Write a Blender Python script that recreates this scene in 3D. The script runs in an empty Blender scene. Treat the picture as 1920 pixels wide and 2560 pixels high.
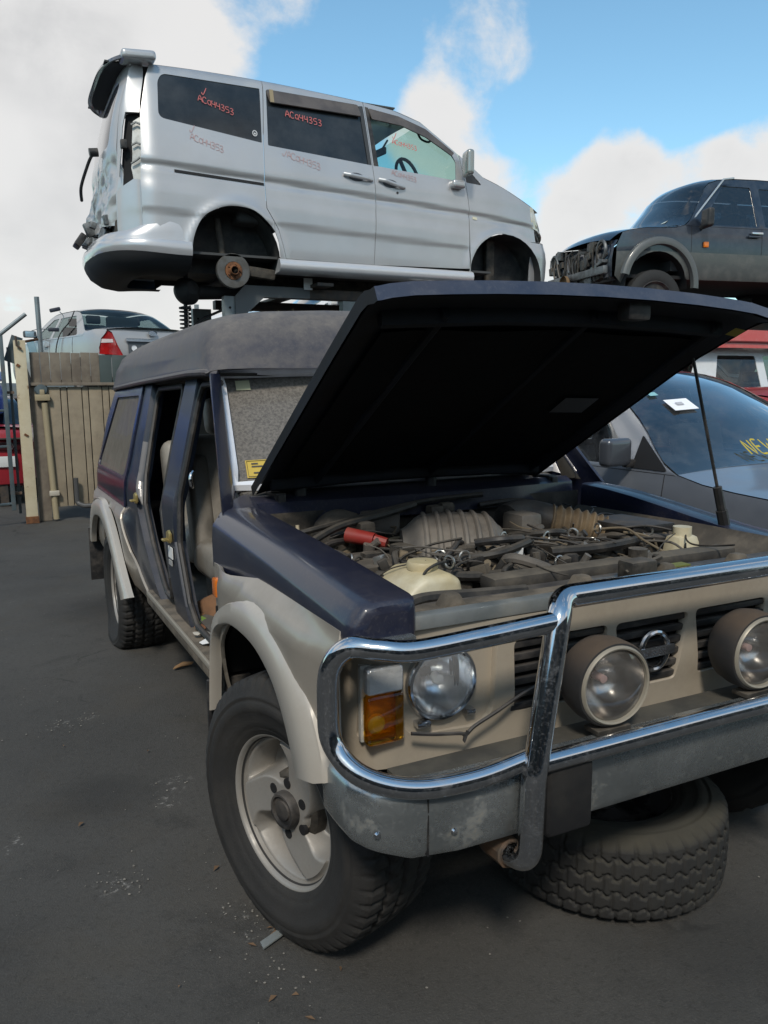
import bpy, bmesh, math, random
from mathutils import Vector, Matrix, noise as mnoise
from mathutils.geometry import delaunay_2d_cdt
R = math.radians
rnd = random.Random(7)
scn = bpy.context.scene
COL = scn.collection

# ------------------------------------------------------------------ camera
cam_d = bpy.data.cameras.new('camera'); cam = bpy.data.objects.new('camera', cam_d); COL.objects.link(cam)
CAM_LOC = (-1.5129, -1.9558, 1.5160); YAW, PITCH, ROLL = R(26.1317), R(8.8902), R(-0.4202)
_f = Vector((math.sin(YAW)*math.cos(PITCH), math.cos(YAW)*math.cos(PITCH), -math.sin(PITCH)))
_r = Vector((math.cos(YAW), -math.sin(YAW), 0)); _u = _r.cross(_f)
_r2 = math.cos(ROLL)*_r + math.sin(ROLL)*_u; _u2 = -math.sin(ROLL)*_r + math.cos(ROLL)*_u
_m = Matrix((_r2, _u2, -_f)).transposed().to_4x4(); _m.translation = CAM_LOC
cam.matrix_world = _m
cam_d.sensor_fit = 'VERTICAL'; cam_d.sensor_height = 24.0; cam_d.lens = 1976.34/2560*24.0
cam_d.clip_start = 0.05; cam_d.clip_end = 4000
scn.camera = cam
scn.render.resolution_x = 768; scn.render.resolution_y = 1024
scn.view_settings.view_transform = 'Standard'; scn.view_settings.look = 'None'
scn.view_settings.gamma = 1.0; scn.view_settings.exposure = EXPOSURE = 0.0
scn.view_settings.use_curve_mapping = False

# ------------------------------------------------------------------ node helper
class NT:
    def __init__(s, tree): s.t = tree; tree.nodes.clear()
    def n(s, typ, ins=None, **props):
        nd = s.t.nodes.new(typ)
        for k, v in props.items(): setattr(nd, k, v)
        if ins:
            for k, v in ins.items():
                sock = nd.inputs[k]
                if isinstance(v, bpy.types.NodeSocket): s.t.links.new(v, sock)
                elif isinstance(v, bpy.types.Node): s.t.links.new(v.outputs[0], sock)
                else:
                    if isinstance(v, tuple) and len(v) == 3 and sock.type == 'RGBA': v = v + (1,)
                    sock.default_value = v
        return nd
    def math(s, op, a, b=None, c=None, clamp=False):
        ins = {0: a}
        if b is not None: ins[1] = b
        if c is not None: ins[2] = c
        return s.n('ShaderNodeMath', ins, operation=op, use_clamp=clamp).outputs[0]
    def vmath(s, op, a, b=None):
        ins = {0: a}
        if b is not None: ins[1] = b
        nd = s.n('ShaderNodeVectorMath', ins, operation=op)
        return nd.outputs[1] if op in ('DOT_PRODUCT', 'LENGTH', 'DISTANCE') else nd.outputs[0]
    def mix(s, fac, a, b):
        nd = s.n('ShaderNodeMix', None, data_type='RGBA')
        for i, v in ((0, fac), (6, a), (7, b)):
            if isinstance(v, bpy.types.NodeSocket): s.t.links.new(v, nd.inputs[i])
            elif isinstance(v, (tuple, list)): nd.inputs[i].default_value = tuple(v)[:3] + (1,)
            else: nd.inputs[i].default_value = v
        return nd.outputs[2]
    def ramp(s, fac, lo, hi):
        return s.n('ShaderNodeMapRange', {0: fac, 1: lo, 2: hi, 3: 0.0, 4: 1.0}, interpolation_type='SMOOTHSTEP').outputs[0]
    def noise(s, vec, scale, detail=4, rough=.55, dist=0.0):
        return s.n('ShaderNodeTexNoise', {'Vector': vec, 'Scale': scale, 'Detail': detail, 'Roughness': rough, 'Distortion': dist}).outputs[0]

# ------------------------------------------------------------------ world: daylight sky with broken cloud
SUN_EL, SUN_AZ = R(46), R(211)      # azimuth measured from +Y towards +X
sun_dir = Vector((math.sin(SUN_AZ)*math.cos(SUN_EL), math.cos(SUN_AZ)*math.cos(SUN_EL), math.sin(SUN_EL)))
wd = bpy.data.worlds.new('World'); scn.world = wd; wd.use_nodes = True
w = NT(wd.node_tree)
sky = w.n('ShaderNodeTexSky', None, sky_type='NISHITA', sun_disc=False, sun_elevation=SUN_EL, sun_rotation=SUN_AZ, air_density=1.0, dust_density=.4, ozone_density=1.6)
tc = w.n('ShaderNodeTexCoord'); dirv = w.vmath('NORMALIZE', tc.outputs['Generated'])
sep = w.n('ShaderNodeSeparateXYZ', {0: dirv})
zz = w.math('MAXIMUM', sep.outputs[2], 0.0)
den = w.math('ADD', zz, 0.22)
pl = w.n('ShaderNodeCombineXYZ', {0: w.math('DIVIDE', sep.outputs[0], den), 1: w.math('DIVIDE', sep.outputs[1], den), 2: w.math('MULTIPLY', sep.outputs[2], 1.5)})
n1 = w.noise(pl, 1.35, 7, .56, .25)
n2 = w.noise(dirv, 11.0, 8, .6, .25)
dens = w.math('ADD', w.math('MULTIPLY', n1, .62), w.math('MULTIPLY', n2, .50))
def blob(az, el, rad, amt):
    global dens
    a, e = R(az), R(el)
    c = (math.sin(a)*math.cos(e), math.cos(a)*math.cos(e), math.sin(e))
    d = w.vmath('DISTANCE', dirv, c)
    dens = w.math('ADD', dens, w.math('MULTIPLY', w.n('ShaderNodeMapRange', {0: d, 1: rad, 2: rad*.25, 3: 0.0, 4: 1.0}, interpolation_type='SMOOTHSTEP').outputs[0], amt))
# cloud banks round the whole sky: azimuth, elevation, size (radians), density
for b in CLOUDS if 'CLOUDS' in globals() else [
    (4, 19, .26, .26), (12, 21, .13, .16), (2, 8, .30, .26), (12, 6, .2, .2), (-16, 18, .36, .22), (20, 24, .06, .14), (22, 5, .2, .16),
    (33, 21.5, .10, .13), (29, 17.5, .075, .15), (32, 15.8, .075, .13), (35, 13.5, .05, .08), (39.5, 12.6, .07, .24), (42, 14.8, .06, .22), (46, 12.5, .10, .26), (50, 14.8, .07, .18), (57, 12, .16, .25), (63, 8, .25, .25), (34, 6, .2, .2),
    (22, 19.5, .10, -.22), (26, 21, .06, -.12), (36, 17, .05, -.12), (47, 20.0, .13, -.30), (40, 20.5, .06, -.18), (55, 24, .20, -.28), (38.5, 18, .06, -.14), (24, 13, .08, -.12), (30, 32, .20, -.12),
    (-60, 30, .5, .2), (-100, 20, .45, .22), (-140, 35, .5, .14), (180, 25, .5, .18), (140, 18, .4, .2), (100, 25, .45, .18), (-30, 60, .5, .1), (120, 65, .4, .08)]:
    blob(*b)
cl = w.ramp(dens, .605, .785)
thick = w.ramp(dens, .72, 1.05)
shade = w.noise(dirv, 3.2, 4, .5)
ccol = w.mix(w.math('MULTIPLY', thick, w.ramp(shade, .40, .62)), (9.25, 9.1, 8.95), (6.9, 6.85, 6.85))
haze_f = w.math('POWER', w.math('SUBTRACT', 1.0, zz, clamp=True), 9.0)
skyc = w.mix(w.math('MULTIPLY', haze_f, .55), w.n('ShaderNodeVectorMath', {0: sky.outputs[0], 1: (1.75, 2.25, 2.1)}, operation='MULTIPLY').outputs[0], (6.5, 7.2, 8.0))
fincol = w.mix(w.math('MULTIPLY', cl, .96), skyc, ccol)
bgn = w.n('ShaderNodeBackground', {'Color': fincol, 'Strength': 0.09})
w.n('ShaderNodeOutputWorld', {0: bgn.outputs[0]})

sun_d = bpy.data.lights.new('sun', 'SUN'); sun_d.energy = 2.5; sun_d.angle = R(8); sun_d.color = (1, .92, .81)
sun = bpy.data.objects.new('sun', sun_d); COL.objects.link(sun)
sun.rotation_euler = (-sun_dir).to_track_quat('-Z', 'Y').to_euler(); sun.location = (-20, -20, 30)

# ------------------------------------------------------------------ objects
def tag(o, label=None, cat=None, group=None, kind=None):
    if label: o['label'] = label
    if cat: o['category'] = cat
    if group: o['group'] = group
    if kind: o['kind'] = kind
    return o
def thing(name, label, cat, loc=(0, 0, 0), rz=0.0, group=None):
    o = bpy.data.objects.new(name, None); COL.objects.link(o); o.empty_display_size = .2
    o.location = loc; o.rotation_euler = (0, 0, rz)
    return tag(o, label, cat, group)
XF = None          # optional point map applied while a thing is authored
def mk(name, verts, faces, mat, parent=None, smooth=True, normals=None, sharp=None, nomap=False):
    me = bpy.data.meshes.new(name)
    if XF and not nomap: verts = [XF(v) for v in verts]
    me.from_pydata([tuple(v) for v in verts], [], faces)
    me.validate()
    if smooth:
        me.polygons.foreach_set('use_smooth', [True]*len(me.polygons))
        if normals:
            try: me.normals_split_custom_set_from_vertices([tuple(n) for n in normals])
            except Exception: pass
        elif sharp is not None:
            me.set_sharp_from_angle(angle=R(sharp))
    me.materials.append(mat)
    o = bpy.data.objects.new(name, me); COL.objects.link(o)
    if parent is not None: o.parent = parent
    return o
class B:
    """collects shapes into one mesh part"""
    def __init__(s): s.v = []; s.f = []
    def add(s, vs, fs):
        k = len(s.v); s.v += [Vector(v) for v in vs]; s.f += [tuple(i+k for i in f) for f in fs]; return s
    def box(s, c, d, rot=None, bev=0.0, seg=2, taper=None):
        bm = bmesh.new(); bmesh.ops.create_cube(bm, size=1)
        for v in bm.verts:
            v.co = Vector((v.co.x*d[0], v.co.y*d[1], v.co.z*d[2]))
            if taper and v.co.z > 0: v.co.x *= taper[0]; v.co.y *= taper[1]
        if bev: bmesh.ops.bevel(bm, geom=list(bm.edges), offset=bev, segments=seg, profile=.6, affect='EDGES', clamp_overlap=True)
        mt = Matrix.Translation(c) @ (rot if rot else Matrix())
        bm.verts.index_update()
        s.add([mt @ v.co for v in bm.verts], [tuple(v.index for v in f.verts) for f in bm.faces]); bm.free(); return s
    def tube(s, pts, r, seg=10, fil=0.0, closed=False, caps=True, flat=1.0):
        pts = [Vector(p) for p in pts]
        if fil: pts = fillet3(pts, fil, closed=closed)
        n = len(pts); rings = []
        up = None
        for i in range(n):
            if closed: t = pts[(i+1) % n]-pts[i-1]
            else: t = pts[min(i+1, n-1)]-pts[max(i-1, 0)]
            if t.length < 1e-9: t = Vector((0, 0, 1))
            t.normalize()
            if up is None:
                up = Vector((0, 0, 1)) if abs(t.z) < .9 else Vector((1, 0, 0))
            a = (up - t*up.dot(t))
            if a.length < 1e-6: a = t.orthogonal()
            a.normalize(); up = a; b = t.cross(a)
            rr = r[i] if isinstance(r, (list, tuple)) else (r(i/(n-1)) if callable(r) else r)
            rings.append([pts[i] + (a*math.cos(2*math.pi*k/seg) + b*math.sin(2*math.pi*k/seg)*flat)*rr for k in range(seg)])
        return s.rings(rings, loop=closed, caps=caps and not closed)
    def rings(s, rings, loop=False, caps=False, close=True):
        n = len(rings); m = len(rings[0]); vs = [v for r_ in rings for v in r_]; fs = []
        for i in range(n if loop else n-1):
            j = (i+1) % n
            for k in range(m if close else m-1):
                l = (k+1) % m
                fs.append((i*m+k, i*m+l, j*m+l, j*m+k))
        if caps: fs.append(tuple(range(m-1, -1, -1))); fs.append(tuple((n-1)*m+k for k in range(m)))
        return s.add(vs, fs)
    def lathe(s, prof, seg=32, mat=None, a0=0, a1=2*math.pi):
        """profile (r, h); axis local Z"""
        mt = mat or Matrix(); full = abs(a1-a0-2*math.pi) < 1e-6
        n = seg if full else seg+1; rings = []
        for k in range(n):
            a = a0+(a1-a0)*k/seg
            rings.append([mt @ Vector((p[0]*math.cos(a), p[0]*math.sin(a), p[1])) for p in prof])
        return s.rings(rings, loop=full, close=False)
    def cyl(s, p0, p1, r0, r1=None, seg=16):
        return s.tube([p0, p1], [r0, r0 if r1 is None else r1], seg=seg)
    def grid(s, P):
        n = len(P); m = len(P[0])
        return s.add([p for r_ in P for p in r_], [(i*m+k, i*m+k+1, (i+1)*m+k+1, (i+1)*m+k) for i in range(n-1) for k in range(m-1)])
    def prism(s, poly, d, mt=None):
        """poly: 2D points, extruded by d along local z"""
        mt = mt or Matrix(); n = len(poly)
        vs = [mt @ Vector((p[0], p[1], 0)) for p in poly] + [mt @ Vector((p[0], p[1], d)) for p in poly]
        fs = [tuple(range(n-1, -1, -1)), tuple(range(n, 2*n))] + [(i, (i+1) % n, n+(i+1) % n, n+i) for i in range(n)]
        return s.add(vs, fs)
    def o(s, name, mat, parent=None, smooth=True, sharp=35, nomap=False):
        return mk(name, s.v, s.f, mat, parent, smooth, None, sharp, nomap)

def fillet3(pts, rad, n=6, closed=False):
    out = []; N = len(pts)
    for i, p in enumerate(pts):
        if not closed and i in (0, N-1): out.append(p); continue
        rr = rad[i] if isinstance(rad, (list, tuple)) else rad
        a = pts[i-1]-p; b = pts[(i+1) % N]-p
        la, lb = a.length, b.length
        if rr <= 0 or la < 1e-6 or lb < 1e-6: out.append(p); continue
        a /= la; b /= lb
        ang = a.angle(b)
        if ang > math.pi-.02: out.append(p); continue
        d = min(rr/math.tan(ang/2), la*.49, lb*.49)
        p0 = p+a*d; p1 = p+b*d
        for k in range(n+1):
            t = k/n; out.append(p0*(1-t)**2 + p*2*t*(1-t) + p1*t*t)
    return out
def rpoly(pts, rad, n=5):
    return [(v.x, v.y) for v in fillet3([Vector((p[0], p[1], 0)) for p in pts], rad, n, True)]
def cr(pts, n=6, closed=False):
    """Catmull-Rom through points of any dimension"""
    P = [Vector(p) for p in pts]; N = len(P); out = []
    for i in range(N if closed else N-1):
        if closed: p0, p1, p2, p3 = P[i-1], P[i], P[(i+1) % N], P[(i+2) % N]
        else: p0, p1, p2, p3 = P[max(i-1, 0)], P[i], P[i+1], P[min(i+2, N-1)]
        for k in range(n):
            t = k/n
            out.append(.5*((2*p1) + (p2-p0)*t + (2*p0-5*p1+4*p2-p3)*t*t + (3*p1-p0-3*p2+p3)*t**3))
    if not closed: out.append(P[-1])
    return out
def lerpk(knots, x):
    """smooth piecewise interpolation through (x, y) knots"""
    if x <= knots[0][0]: return knots[0][1]
    if x >= knots[-1][0]: return knots[-1][1]
    for i in range(len(knots)-1):
        if knots[i][0] <= x <= knots[i+1][0]:
            x0, y0 = knots[i]; x1, y1 = knots[i+1]
            xm, ym = knots[i-1] if i else knots[i]; xp, yp = knots[i+2] if i+2 < len(knots) else knots[i+1]
            m0 = (y1-ym)/(x1-xm) if x1 > xm else 0; m1 = (yp-y0)/(xp-x0) if xp > x0 else 0
            h = x1-x0; t = (x-x0)/h
            return (2*t**3-3*t*t+1)*y0 + (t**3-2*t*t+t)*h*m0 + (-2*t**3+3*t*t)*y1 + (t**3-t*t)*h*m1
def inpoly(p, poly):
    c = False; n = len(poly); x, y = p; j = n-1
    for i in range(n):
        xi, yi = poly[i]; xj, yj = poly[j]
        if (yi > y) != (yj > y) and x < (xj-xi)*(y-yi)/(yj-yi)+xi: c = not c
        j = i
    return c
def resamp(poly, h):
    out = []; n = len(poly)
    for i in range(n):
        a = Vector(poly[i]); b = Vector(poly[(i+1) % n]); L = (b-a).length
        if L < 1e-5: continue
        k = max(1, int(math.ceil(L/h)))
        for q in range(k): out.append(tuple(a.lerp(b, q/k)))
    return out
def panel(name, outline, surf, mat, parent, holes=(), h=.06, flange=.012, flip=False, inset=0.0, mirror=False, e=2e-3):
    """sheet cut to a 2D outline and laid on the surface surf(u,v) -> point"""
    loops = [resamp(outline, h)] + [resamp(hh, h) for hh in holes]
    pts = []; edges = []
    for lp in loops:
        k = len(pts); pts += lp; edges += [(k+i, k+(i+1) % len(lp)) for i in range(len(lp))]
    us = [p[0] for p in loops[0]]; vs = [p[1] for p in loops[0]]
    u = min(us)+h*.5
    cells = {}
    for p in pts: cells.setdefault((int(p[0]//h), int(p[1]//h)), []).append(p)
    def near(u, v):
        cu, cv = int(u//h), int(v//h)
        for i in (-1, 0, 1):
            for j in (-1, 0, 1):
                for q in cells.get((cu+i, cv+j), ()):
                    if abs(u-q[0])+abs(v-q[1]) < h*.55: return True
        return False
    umax, vmax, vmin = max(us), max(vs), min(vs)
    while u < umax:
        v = vmin+h*.5
        while v < vmax:
            if not near(u, v) and inpoly((u, v), loops[0]) and not any(inpoly((u, v), l) for l in loops[1:]): pts.append((u, v))
            v += h
        u += h
    r_ = delaunay_2d_cdt([Vector(p) for p in pts], edges, [], 0, 1e-6)
    V2, F2 = r_[0], r_[2]
    fs = []
    for f in F2:
        c = (sum(V2[i].x for i in f)/len(f), sum(V2[i].y for i in f)/len(f))
        if inpoly(c, loops[0]) and not any(inpoly(c, l) for l in loops[1:]): fs.append(tuple(f))
    def SN(u, v):
        p = Vector(surf(u, v)); a = Vector(surf(u+e, v))-Vector(surf(u-e, v)); b = Vector(surf(u, v+e))-Vector(surf(u, v-e))
        n = a.cross(b)
        if n.length < 1e-12: n = Vector((0, -1, 0))
        n.normalize()
        if flip: n = -n
        return p, n
    P = []; N = []
    for q in V2:
        p, n = SN(q.x, q.y); P.append(p-n*inset); N.append(n)
    if fs:
        a, b, c = (P[i] for i in fs[0][:3])
        if (b-a).cross(c-a).dot(N[fs[0][0]]) < 0: fs = [tuple(reversed(f)) for f in fs]
    if flange:
        cnt = {}
        for f in fs:
            for i in range(len(f)):
                cnt[(f[i], f[(i+1) % len(f)])] = 1
        for (a, b) in [k for k in cnt if (k[1], k[0]) not in cnt]:
            k = len(P); d = (P[b]-P[a]); s_ = d.cross(N[a])
            if s_.length < 1e-9: continue
            s_.normalize()
            P += [P[a].copy(), P[b].copy(), P[b]-N[b]*flange, P[a]-N[a]*flange]
            nn = (s_*.8+N[a]*.4).normalized(); N += [nn, nn, s_, s_]; fs.append((k+1, k, k+3, k+2))
    if mirror:
        P = [Vector((-p.x, p.y, p.z)) for p in P]; N = [Vector((-n.x, n.y, n.z)) for n in N]; fs = [tuple(reversed(f)) for f in fs]
    return mk(name, P, fs, mat, parent, True, N)
def shrink(poly, d=.003):
    n = len(poly); P = [Vector(p) for p in poly]
    ar = sum(P[i].x*P[(i+1) % n].y-P[(i+1) % n].x*P[i].y for i in range(n)); sg = 1 if ar > 0 else -1
    out = []
    for i in range(n):
        a = (P[i]-P[i-1]); b = (P[(i+1) % n]-P[i])
        if a.length < 1e-6 or b.length < 1e-6: out.append(tuple(P[i])); continue
        a.normalize(); b.normalize(); na = Vector((-a.y, a.x))*sg; nb = Vector((-b.y, b.x))*sg; m_ = na+nb
        if m_.length < .3: out.append(tuple(P[i])); continue
        m_.normalize(); out.append(tuple(P[i]+m_*d/max(.4, m_.dot(na))))
    return out
def copy_part(o, parent, name=None):
    c = o.copy(); COL.objects.link(c); c.parent = parent
    return c
def copy_tree(o, parent=None):
    c = copy_part(o, parent)
    for ch in list(o.children): copy_tree(ch, c)
    return c
def text_part(name, s, mat, parent, size, mt, ext=.001, shear=0.0, jit=0.0):
    """lettering as real extruded outlines"""
    cu = bpy.data.curves.new(name, 'FONT'); cu.body = s; cu.size = size; cu.extrude = ext; cu.shear = shear; cu.align_x = 'LEFT'; cu.resolution_u = 3
    t = bpy.data.objects.new(name+'_tmp', cu); COL.objects.link(t)
    dg = bpy.context.evaluated_depsgraph_get(); me = bpy.data.meshes.new_from_object(t.evaluated_get(dg))
    vs = [mt @ v.co for v in me.vertices]; fs = [tuple(p.vertices) for p in me.polygons]
    bpy.data.objects.remove(t); bpy.data.meshes.remove(me)
    return mk(name, vs, fs, mat, parent, False)
def scrawl(name, strokes, mat, parent, width, surf):
    """hand-drawn marks: strokes of 2D points laid as thin ribbons on surf(u,v)"""
    b = B()
    for st in strokes:
        pts = [Vector(p) for p in st]
        if len(pts) > 2: pts = cr(pts, 3)
        L = []; Rr = []
        for i in range(len(pts)):
            t = pts[min(i+1, len(pts)-1)]-pts[max(i-1, 0)]
            if t.length < 1e-9: continue
            t.normalize(); nn = Vector((-t.y, t.x))*width*.5*(1+.25*math.sin(i*1.7))
            L.append(Vector(surf(*(pts[i]+nn)))); Rr.append(Vector(surf(*(pts[i]-nn))))
        b.grid([L, Rr])
    return b.o(name, mat, parent, smooth=False)
GLY = {'A': [[(0, 0), (.35, 1), (.7, 0)], [(.12, .35), (.58, .4)]], 'C': [[(.6, .85), (.3, 1), (.05, .6), (.1, .15), (.4, 0), (.65, .15)]],
 'Q': [[(.6, .7), (.35, .8), (.1, .5), (.2, .1), (.45, .1), (.6, .4), (.6, .7)], [(.6, .7), (.62, .1), (.72, 0)]], '4': [[(.1, .95), (.05, .45), (.6, .5)], [(.55, .95), (.55, 0)]],
 '3': [[(.1, .9), (.45, 1), (.5, .7), (.2, .52), (.55, .4), (.45, .05), (.05, .05)]], '5': [[(.6, 1), (.15, .95), (.12, .55), (.5, .55), (.55, .15), (.1, 0)]],
 'v': [[(0, .35), (.2, 0), (.7, 1)]], 'N': [[(0, 0), (.1, 1), (.5, 0), (.65, 1)]], 'E': [[(.55, 1), (.1, .95), (.05, .05), (.55, 0)], [(.1, .5), (.45, .52)]], 'W': [[(0, 1), (.2, 0), (.42, .7), (.6, 0), (.9, 1)]]}
def strokes(txt, x, y, size, slope=0.0, adv=.75):
    out = []; px = 0.0
    for ch in txt:
        for st in GLY.get(ch, []):
            out.append([(x+(px+a)*size, y+b*size+(px+a)*size*slope) for a, b in st])
        px += adv + (.25 if ch == 'W' else 0)
    return out

# ------------------------------------------------------------------ materials
MATS = {}
def mat(name, col, rough=.5, metal=0.0, col2=None, nscale=8.0, nlo=.35, nhi=.65, coat=0.0, crough=.1, dust=None, damt=0.0, dscale=6.0, dup=0.0, dlo=.4, dhi=.7, speck=None,
        bump=0.0, bscale=60.0, spec=.5, rvar=0.0, trans=0.0, ior=1.45, alpha=1.0, flake=0.0):
    if name in MATS: return MATS[name]
    m = bpy.data.materials.new(name); m.use_nodes = True; MATS[name] = m
    t = NT(m.node_tree); tcn = t.n('ShaderNodeTexCoord'); oc = tcn.outputs['Object']
    c = t.n('ShaderNodeRGB').outputs[0]; c.default_value = tuple(col)+(1,)
    if col2: c = t.mix(t.ramp(t.noise(oc, nscale, 5, .6), nlo, nhi), c, col2)
    rg = rough
    if rvar: rg = t.math('ADD', rough, t.math('MULTIPLY', t.math('SUBTRACT', t.noise(oc, nscale*1.7, 5, .6), .5), rvar), clamp=True)
    met = metal; ct = coat
    if dust:
        f = t.math('MULTIPLY', t.ramp(t.noise(oc, dscale, 8, .68), dlo, dhi), damt)
        if dup:
            nz = t.n('ShaderNodeSeparateXYZ', {0: t.n('ShaderNodeNewGeometry').outputs['Normal']}).outputs[2]
            f = t.math('ADD', f, t.math('MULTIPLY', t.math('MULTIPLY', t.ramp(nz, .25, .95), dup), t.math('ADD', .55, t.math('MULTIPLY', t.noise(oc, dscale*2.3, 7, .7), .9))))
        if speck:
            f = t.math('ADD', f, t.math('MULTIPLY', t.ramp(t.noise(oc, speck[0], 3, .75), .52, .66), speck[1]))
        f = t.math('MINIMUM', f, .97, clamp=True)
        c = t.mix(f, c, dust)
        rg = t.math('ADD', rg, t.math('MULTIPLY', f, .55), clamp=True)
        met = t.math('MULTIPLY', t.math('SUBTRACT', 1.0, f), metal)
        ct = t.math('MULTIPLY', t.math('SUBTRACT', 1.0, f, clamp=True), coat)
    ins = {'Base Color': c, 'Roughness': rg, 'Metallic': met, 'Coat Weight': ct, 'Coat Roughness': crough, 'IOR': ior, 'Specular IOR Level': spec, 'Transmission Weight': trans, 'Alpha': alpha}
    if bump:
        bn = t.n('ShaderNodeBump', {'Strength': bump, 'Distance': .01, 'Height': t.noise(oc, bscale, 5, .65)})
        ins['Normal'] = bn.outputs[0]
    p = t.n('ShaderNodeBsdfPrincipled', ins)
    t.n('ShaderNodeOutputMaterial', {0: p.outputs[0]})
    return m
def glass(name, tint=(.75, .85, .82), refl=1.0, dust=None, damt=0.0, dscale=40.0, dlo=.42, dhi=.62, rough=.0, fine=0.0):
    """thin pane: coloured see-through sheet with a glossy film and, if asked, a coat of dust"""
    m = bpy.data.materials.new(name); m.use_nodes = True; MATS[name] = m
    t = NT(m.node_tree); oc = t.n('ShaderNodeTexCoord').outputs['Object']
    tr = t.n('ShaderNodeBsdfTransparent', {0: tint}); gl = t.n('ShaderNodeBsdfGlossy', {'Color': (1, 1, 1), 'Roughness': rough})
    fr = t.n('ShaderNodeFresnel', {0: 1.52})
    sh = t.n('ShaderNodeMixShader', {0: t.math('MINIMUM', t.math('MULTIPLY', fr.outputs[0], 1.7*refl), .95), 1: tr.outputs[0], 2: gl.outputs[0]})
    if dust:
        df = t.n('ShaderNodeBsdfDiffuse', {0: t.mix(t.noise(oc, dscale*.2, 4), dust, tuple(c*.72 for c in dust))})
        f = t.math('MULTIPLY', t.ramp(t.noise(oc, dscale, 7, .7), dlo, dhi), damt)
        if fine: f = t.math('ADD', f, fine, clamp=True)
        sh = t.n('ShaderNodeMixShader', {0: f, 1: sh.outputs[0], 2: df.outputs[0]})
    t.n('ShaderNodeOutputMaterial', {0: sh.outputs[0]})
    return m
DUST = (.235, .205, .175)
blue = mat('blue paint', (.006, .010, .030), .32, 0, coat=.5, crough=.1, dust=DUST, damt=.10, dscale=5.0, dup=.06, dlo=.4, dhi=.8, speck=(90, .08))
blue_dusty = mat('dusty blue roof paint', (.010, .013, .032), .5, 0, coat=.2, dust=(.185, .168, .15), damt=.62, dscale=14, dup=.42, dlo=.15, dhi=.85, speck=(70, .10))
blue_clean = mat('blue jamb paint', (.007, .012, .026), .4, 0, coat=.22, crough=.1, dust=DUST, damt=.12, dscale=4, dup=.2)
champ = mat('champagne paint', (.36, .32, .268), .36, .3, coat=.5, crough=.15, col2=(.33, .295, .245), nscale=3, dust=(.22, .19, .155), damt=.25, dscale=5, dup=.1)
flare_m = mat('champagne flare', (.46, .425, .37), .34, .2, coat=.4, crough=.15, dust=(.25, .215, .175), damt=.22, dscale=6)
grille_m = mat('champagne plastic', (.40, .345, .27), .4, .1, coat=.2, dust=(.23, .19, .145), damt=.35, dscale=7, dup=.15)
chrome = mat('chrome', (.60, .61, .63), .10, 1.0, nscale=30, rvar=.12, dust=(.22, .18, .14), damt=.14, dscale=24, dlo=.52, dhi=.75, speck=(160, .07))
steelbump = mat('dull chrome bumper', (.50, .53, .535), .27, .85, col2=(.36, .385, .39), nscale=5, rvar=.25, dust=(.20, .165, .10), damt=.6, dscale=7, dlo=.58, dhi=.70, speck=(120, .12))
rubber = mat('tyre rubber', (.022, .0215, .021), .75, 0, dust=(.10, .09, .075), damt=.18, dscale=7, dlo=.35, dhi=.75, bump=.25, bscale=180)
rubber_b = mat('brown dusty rubber', (.022, .022, .022), .75, 0, dust=(.10, .092, .068), damt=.14, dscale=8, dlo=.35, dhi=.7, dup=.42, bump=.25, bscale=180)
blackpl = mat('black plastic', (.018, .018, .019), .45, 0, dust=(.15, .13, .11), damt=.35, dscale=12, dup=.25)
blackm = mat('matt black', (.010, .010, .011), .8)
bay_m = mat('engine bay grime', (.018, .0175, .017), .7, 0, col2=(.05, .044, .036), nscale=9, dust=(.17, .145, .115), damt=.45, dscale=11, dup=.35)
grime = mat('oily metal', (.032, .030, .028), .45, .5, col2=(.085, .075, .062), nscale=14, dust=(.17, .145, .115), damt=.4, dscale=16, dup=.4, bump=.2)
hosem = mat('dusty hose', (.014, .0135, .013), .5, 0, dust=(.15, .13, .105), damt=.25, dscale=15, dup=.3)
alloy = mat('cast alloy', (.19, .175, .158), .40, .45, col2=(.13, .118, .105), nscale=10, dust=(.20, .175, .145), damt=.5, dscale=8, dup=.3, bump=.08)
wheel_m = mat('alloy wheel', (.335, .32, .295), .42, .4, dust=(.19, .165, .135), damt=.45, dscale=9, dlo=.35, dhi=.7)
tank_m = mat('yellowed translucent plastic', (.62, .57, .42), .4, 0, col2=(.50, .42, .25), nscale=6, dust=(.28, .23, .16), damt=.35, dscale=9)
tandust = mat('dust caked steel', (.17, .14, .105), .8, 0, col2=(.085, .072, .055), nscale=12, bump=.2)
red_pl = mat('red plastic', (.26, .028, .022), .45, 0, dust=(.2, .14, .1), damt=.4)
leather = mat('grey leather', (.27, .25, .215), .42, 0, col2=(.155, .142, .122), nscale=4, dust=(.3, .27, .23), damt=.25, dscale=6, bump=.12, bscale=90)
trim_m = mat('interior trim', (.055, .053, .05), .7, 0, dust=(.2, .18, .15), damt=.4, dup=.3)
brass = mat('gold zinc', (.55, .42, .16), .35, .8, dust=(.2, .16, .1), damt=.3)
paper = mat('white paper', (.72, .72, .70), .7)
amber = glass('amber lens', (.99, .67, .115), .6)
amber_flat = mat('amber side lens', (.70, .17, .01), .25, 0, coat=.6)
lensglass = glass('lamp glass', (.96, .97, .97), 1.0, dust=(.45, .41, .37), damt=.05, dscale=60, fine=.10)
mirrorm = mat('lamp reflector', (.95, .95, .95), .20, 1.0)
rust = mat('rust', (.20, .085, .035), .85, 0, col2=(.10, .045, .022), nscale=14, bump=.4)
rusty_steel = mat('rusty brown steel', (.10, .085, .07), .6, .4, col2=(.16, .09, .05), nscale=10, dust=DUST, damt=.4)
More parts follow.
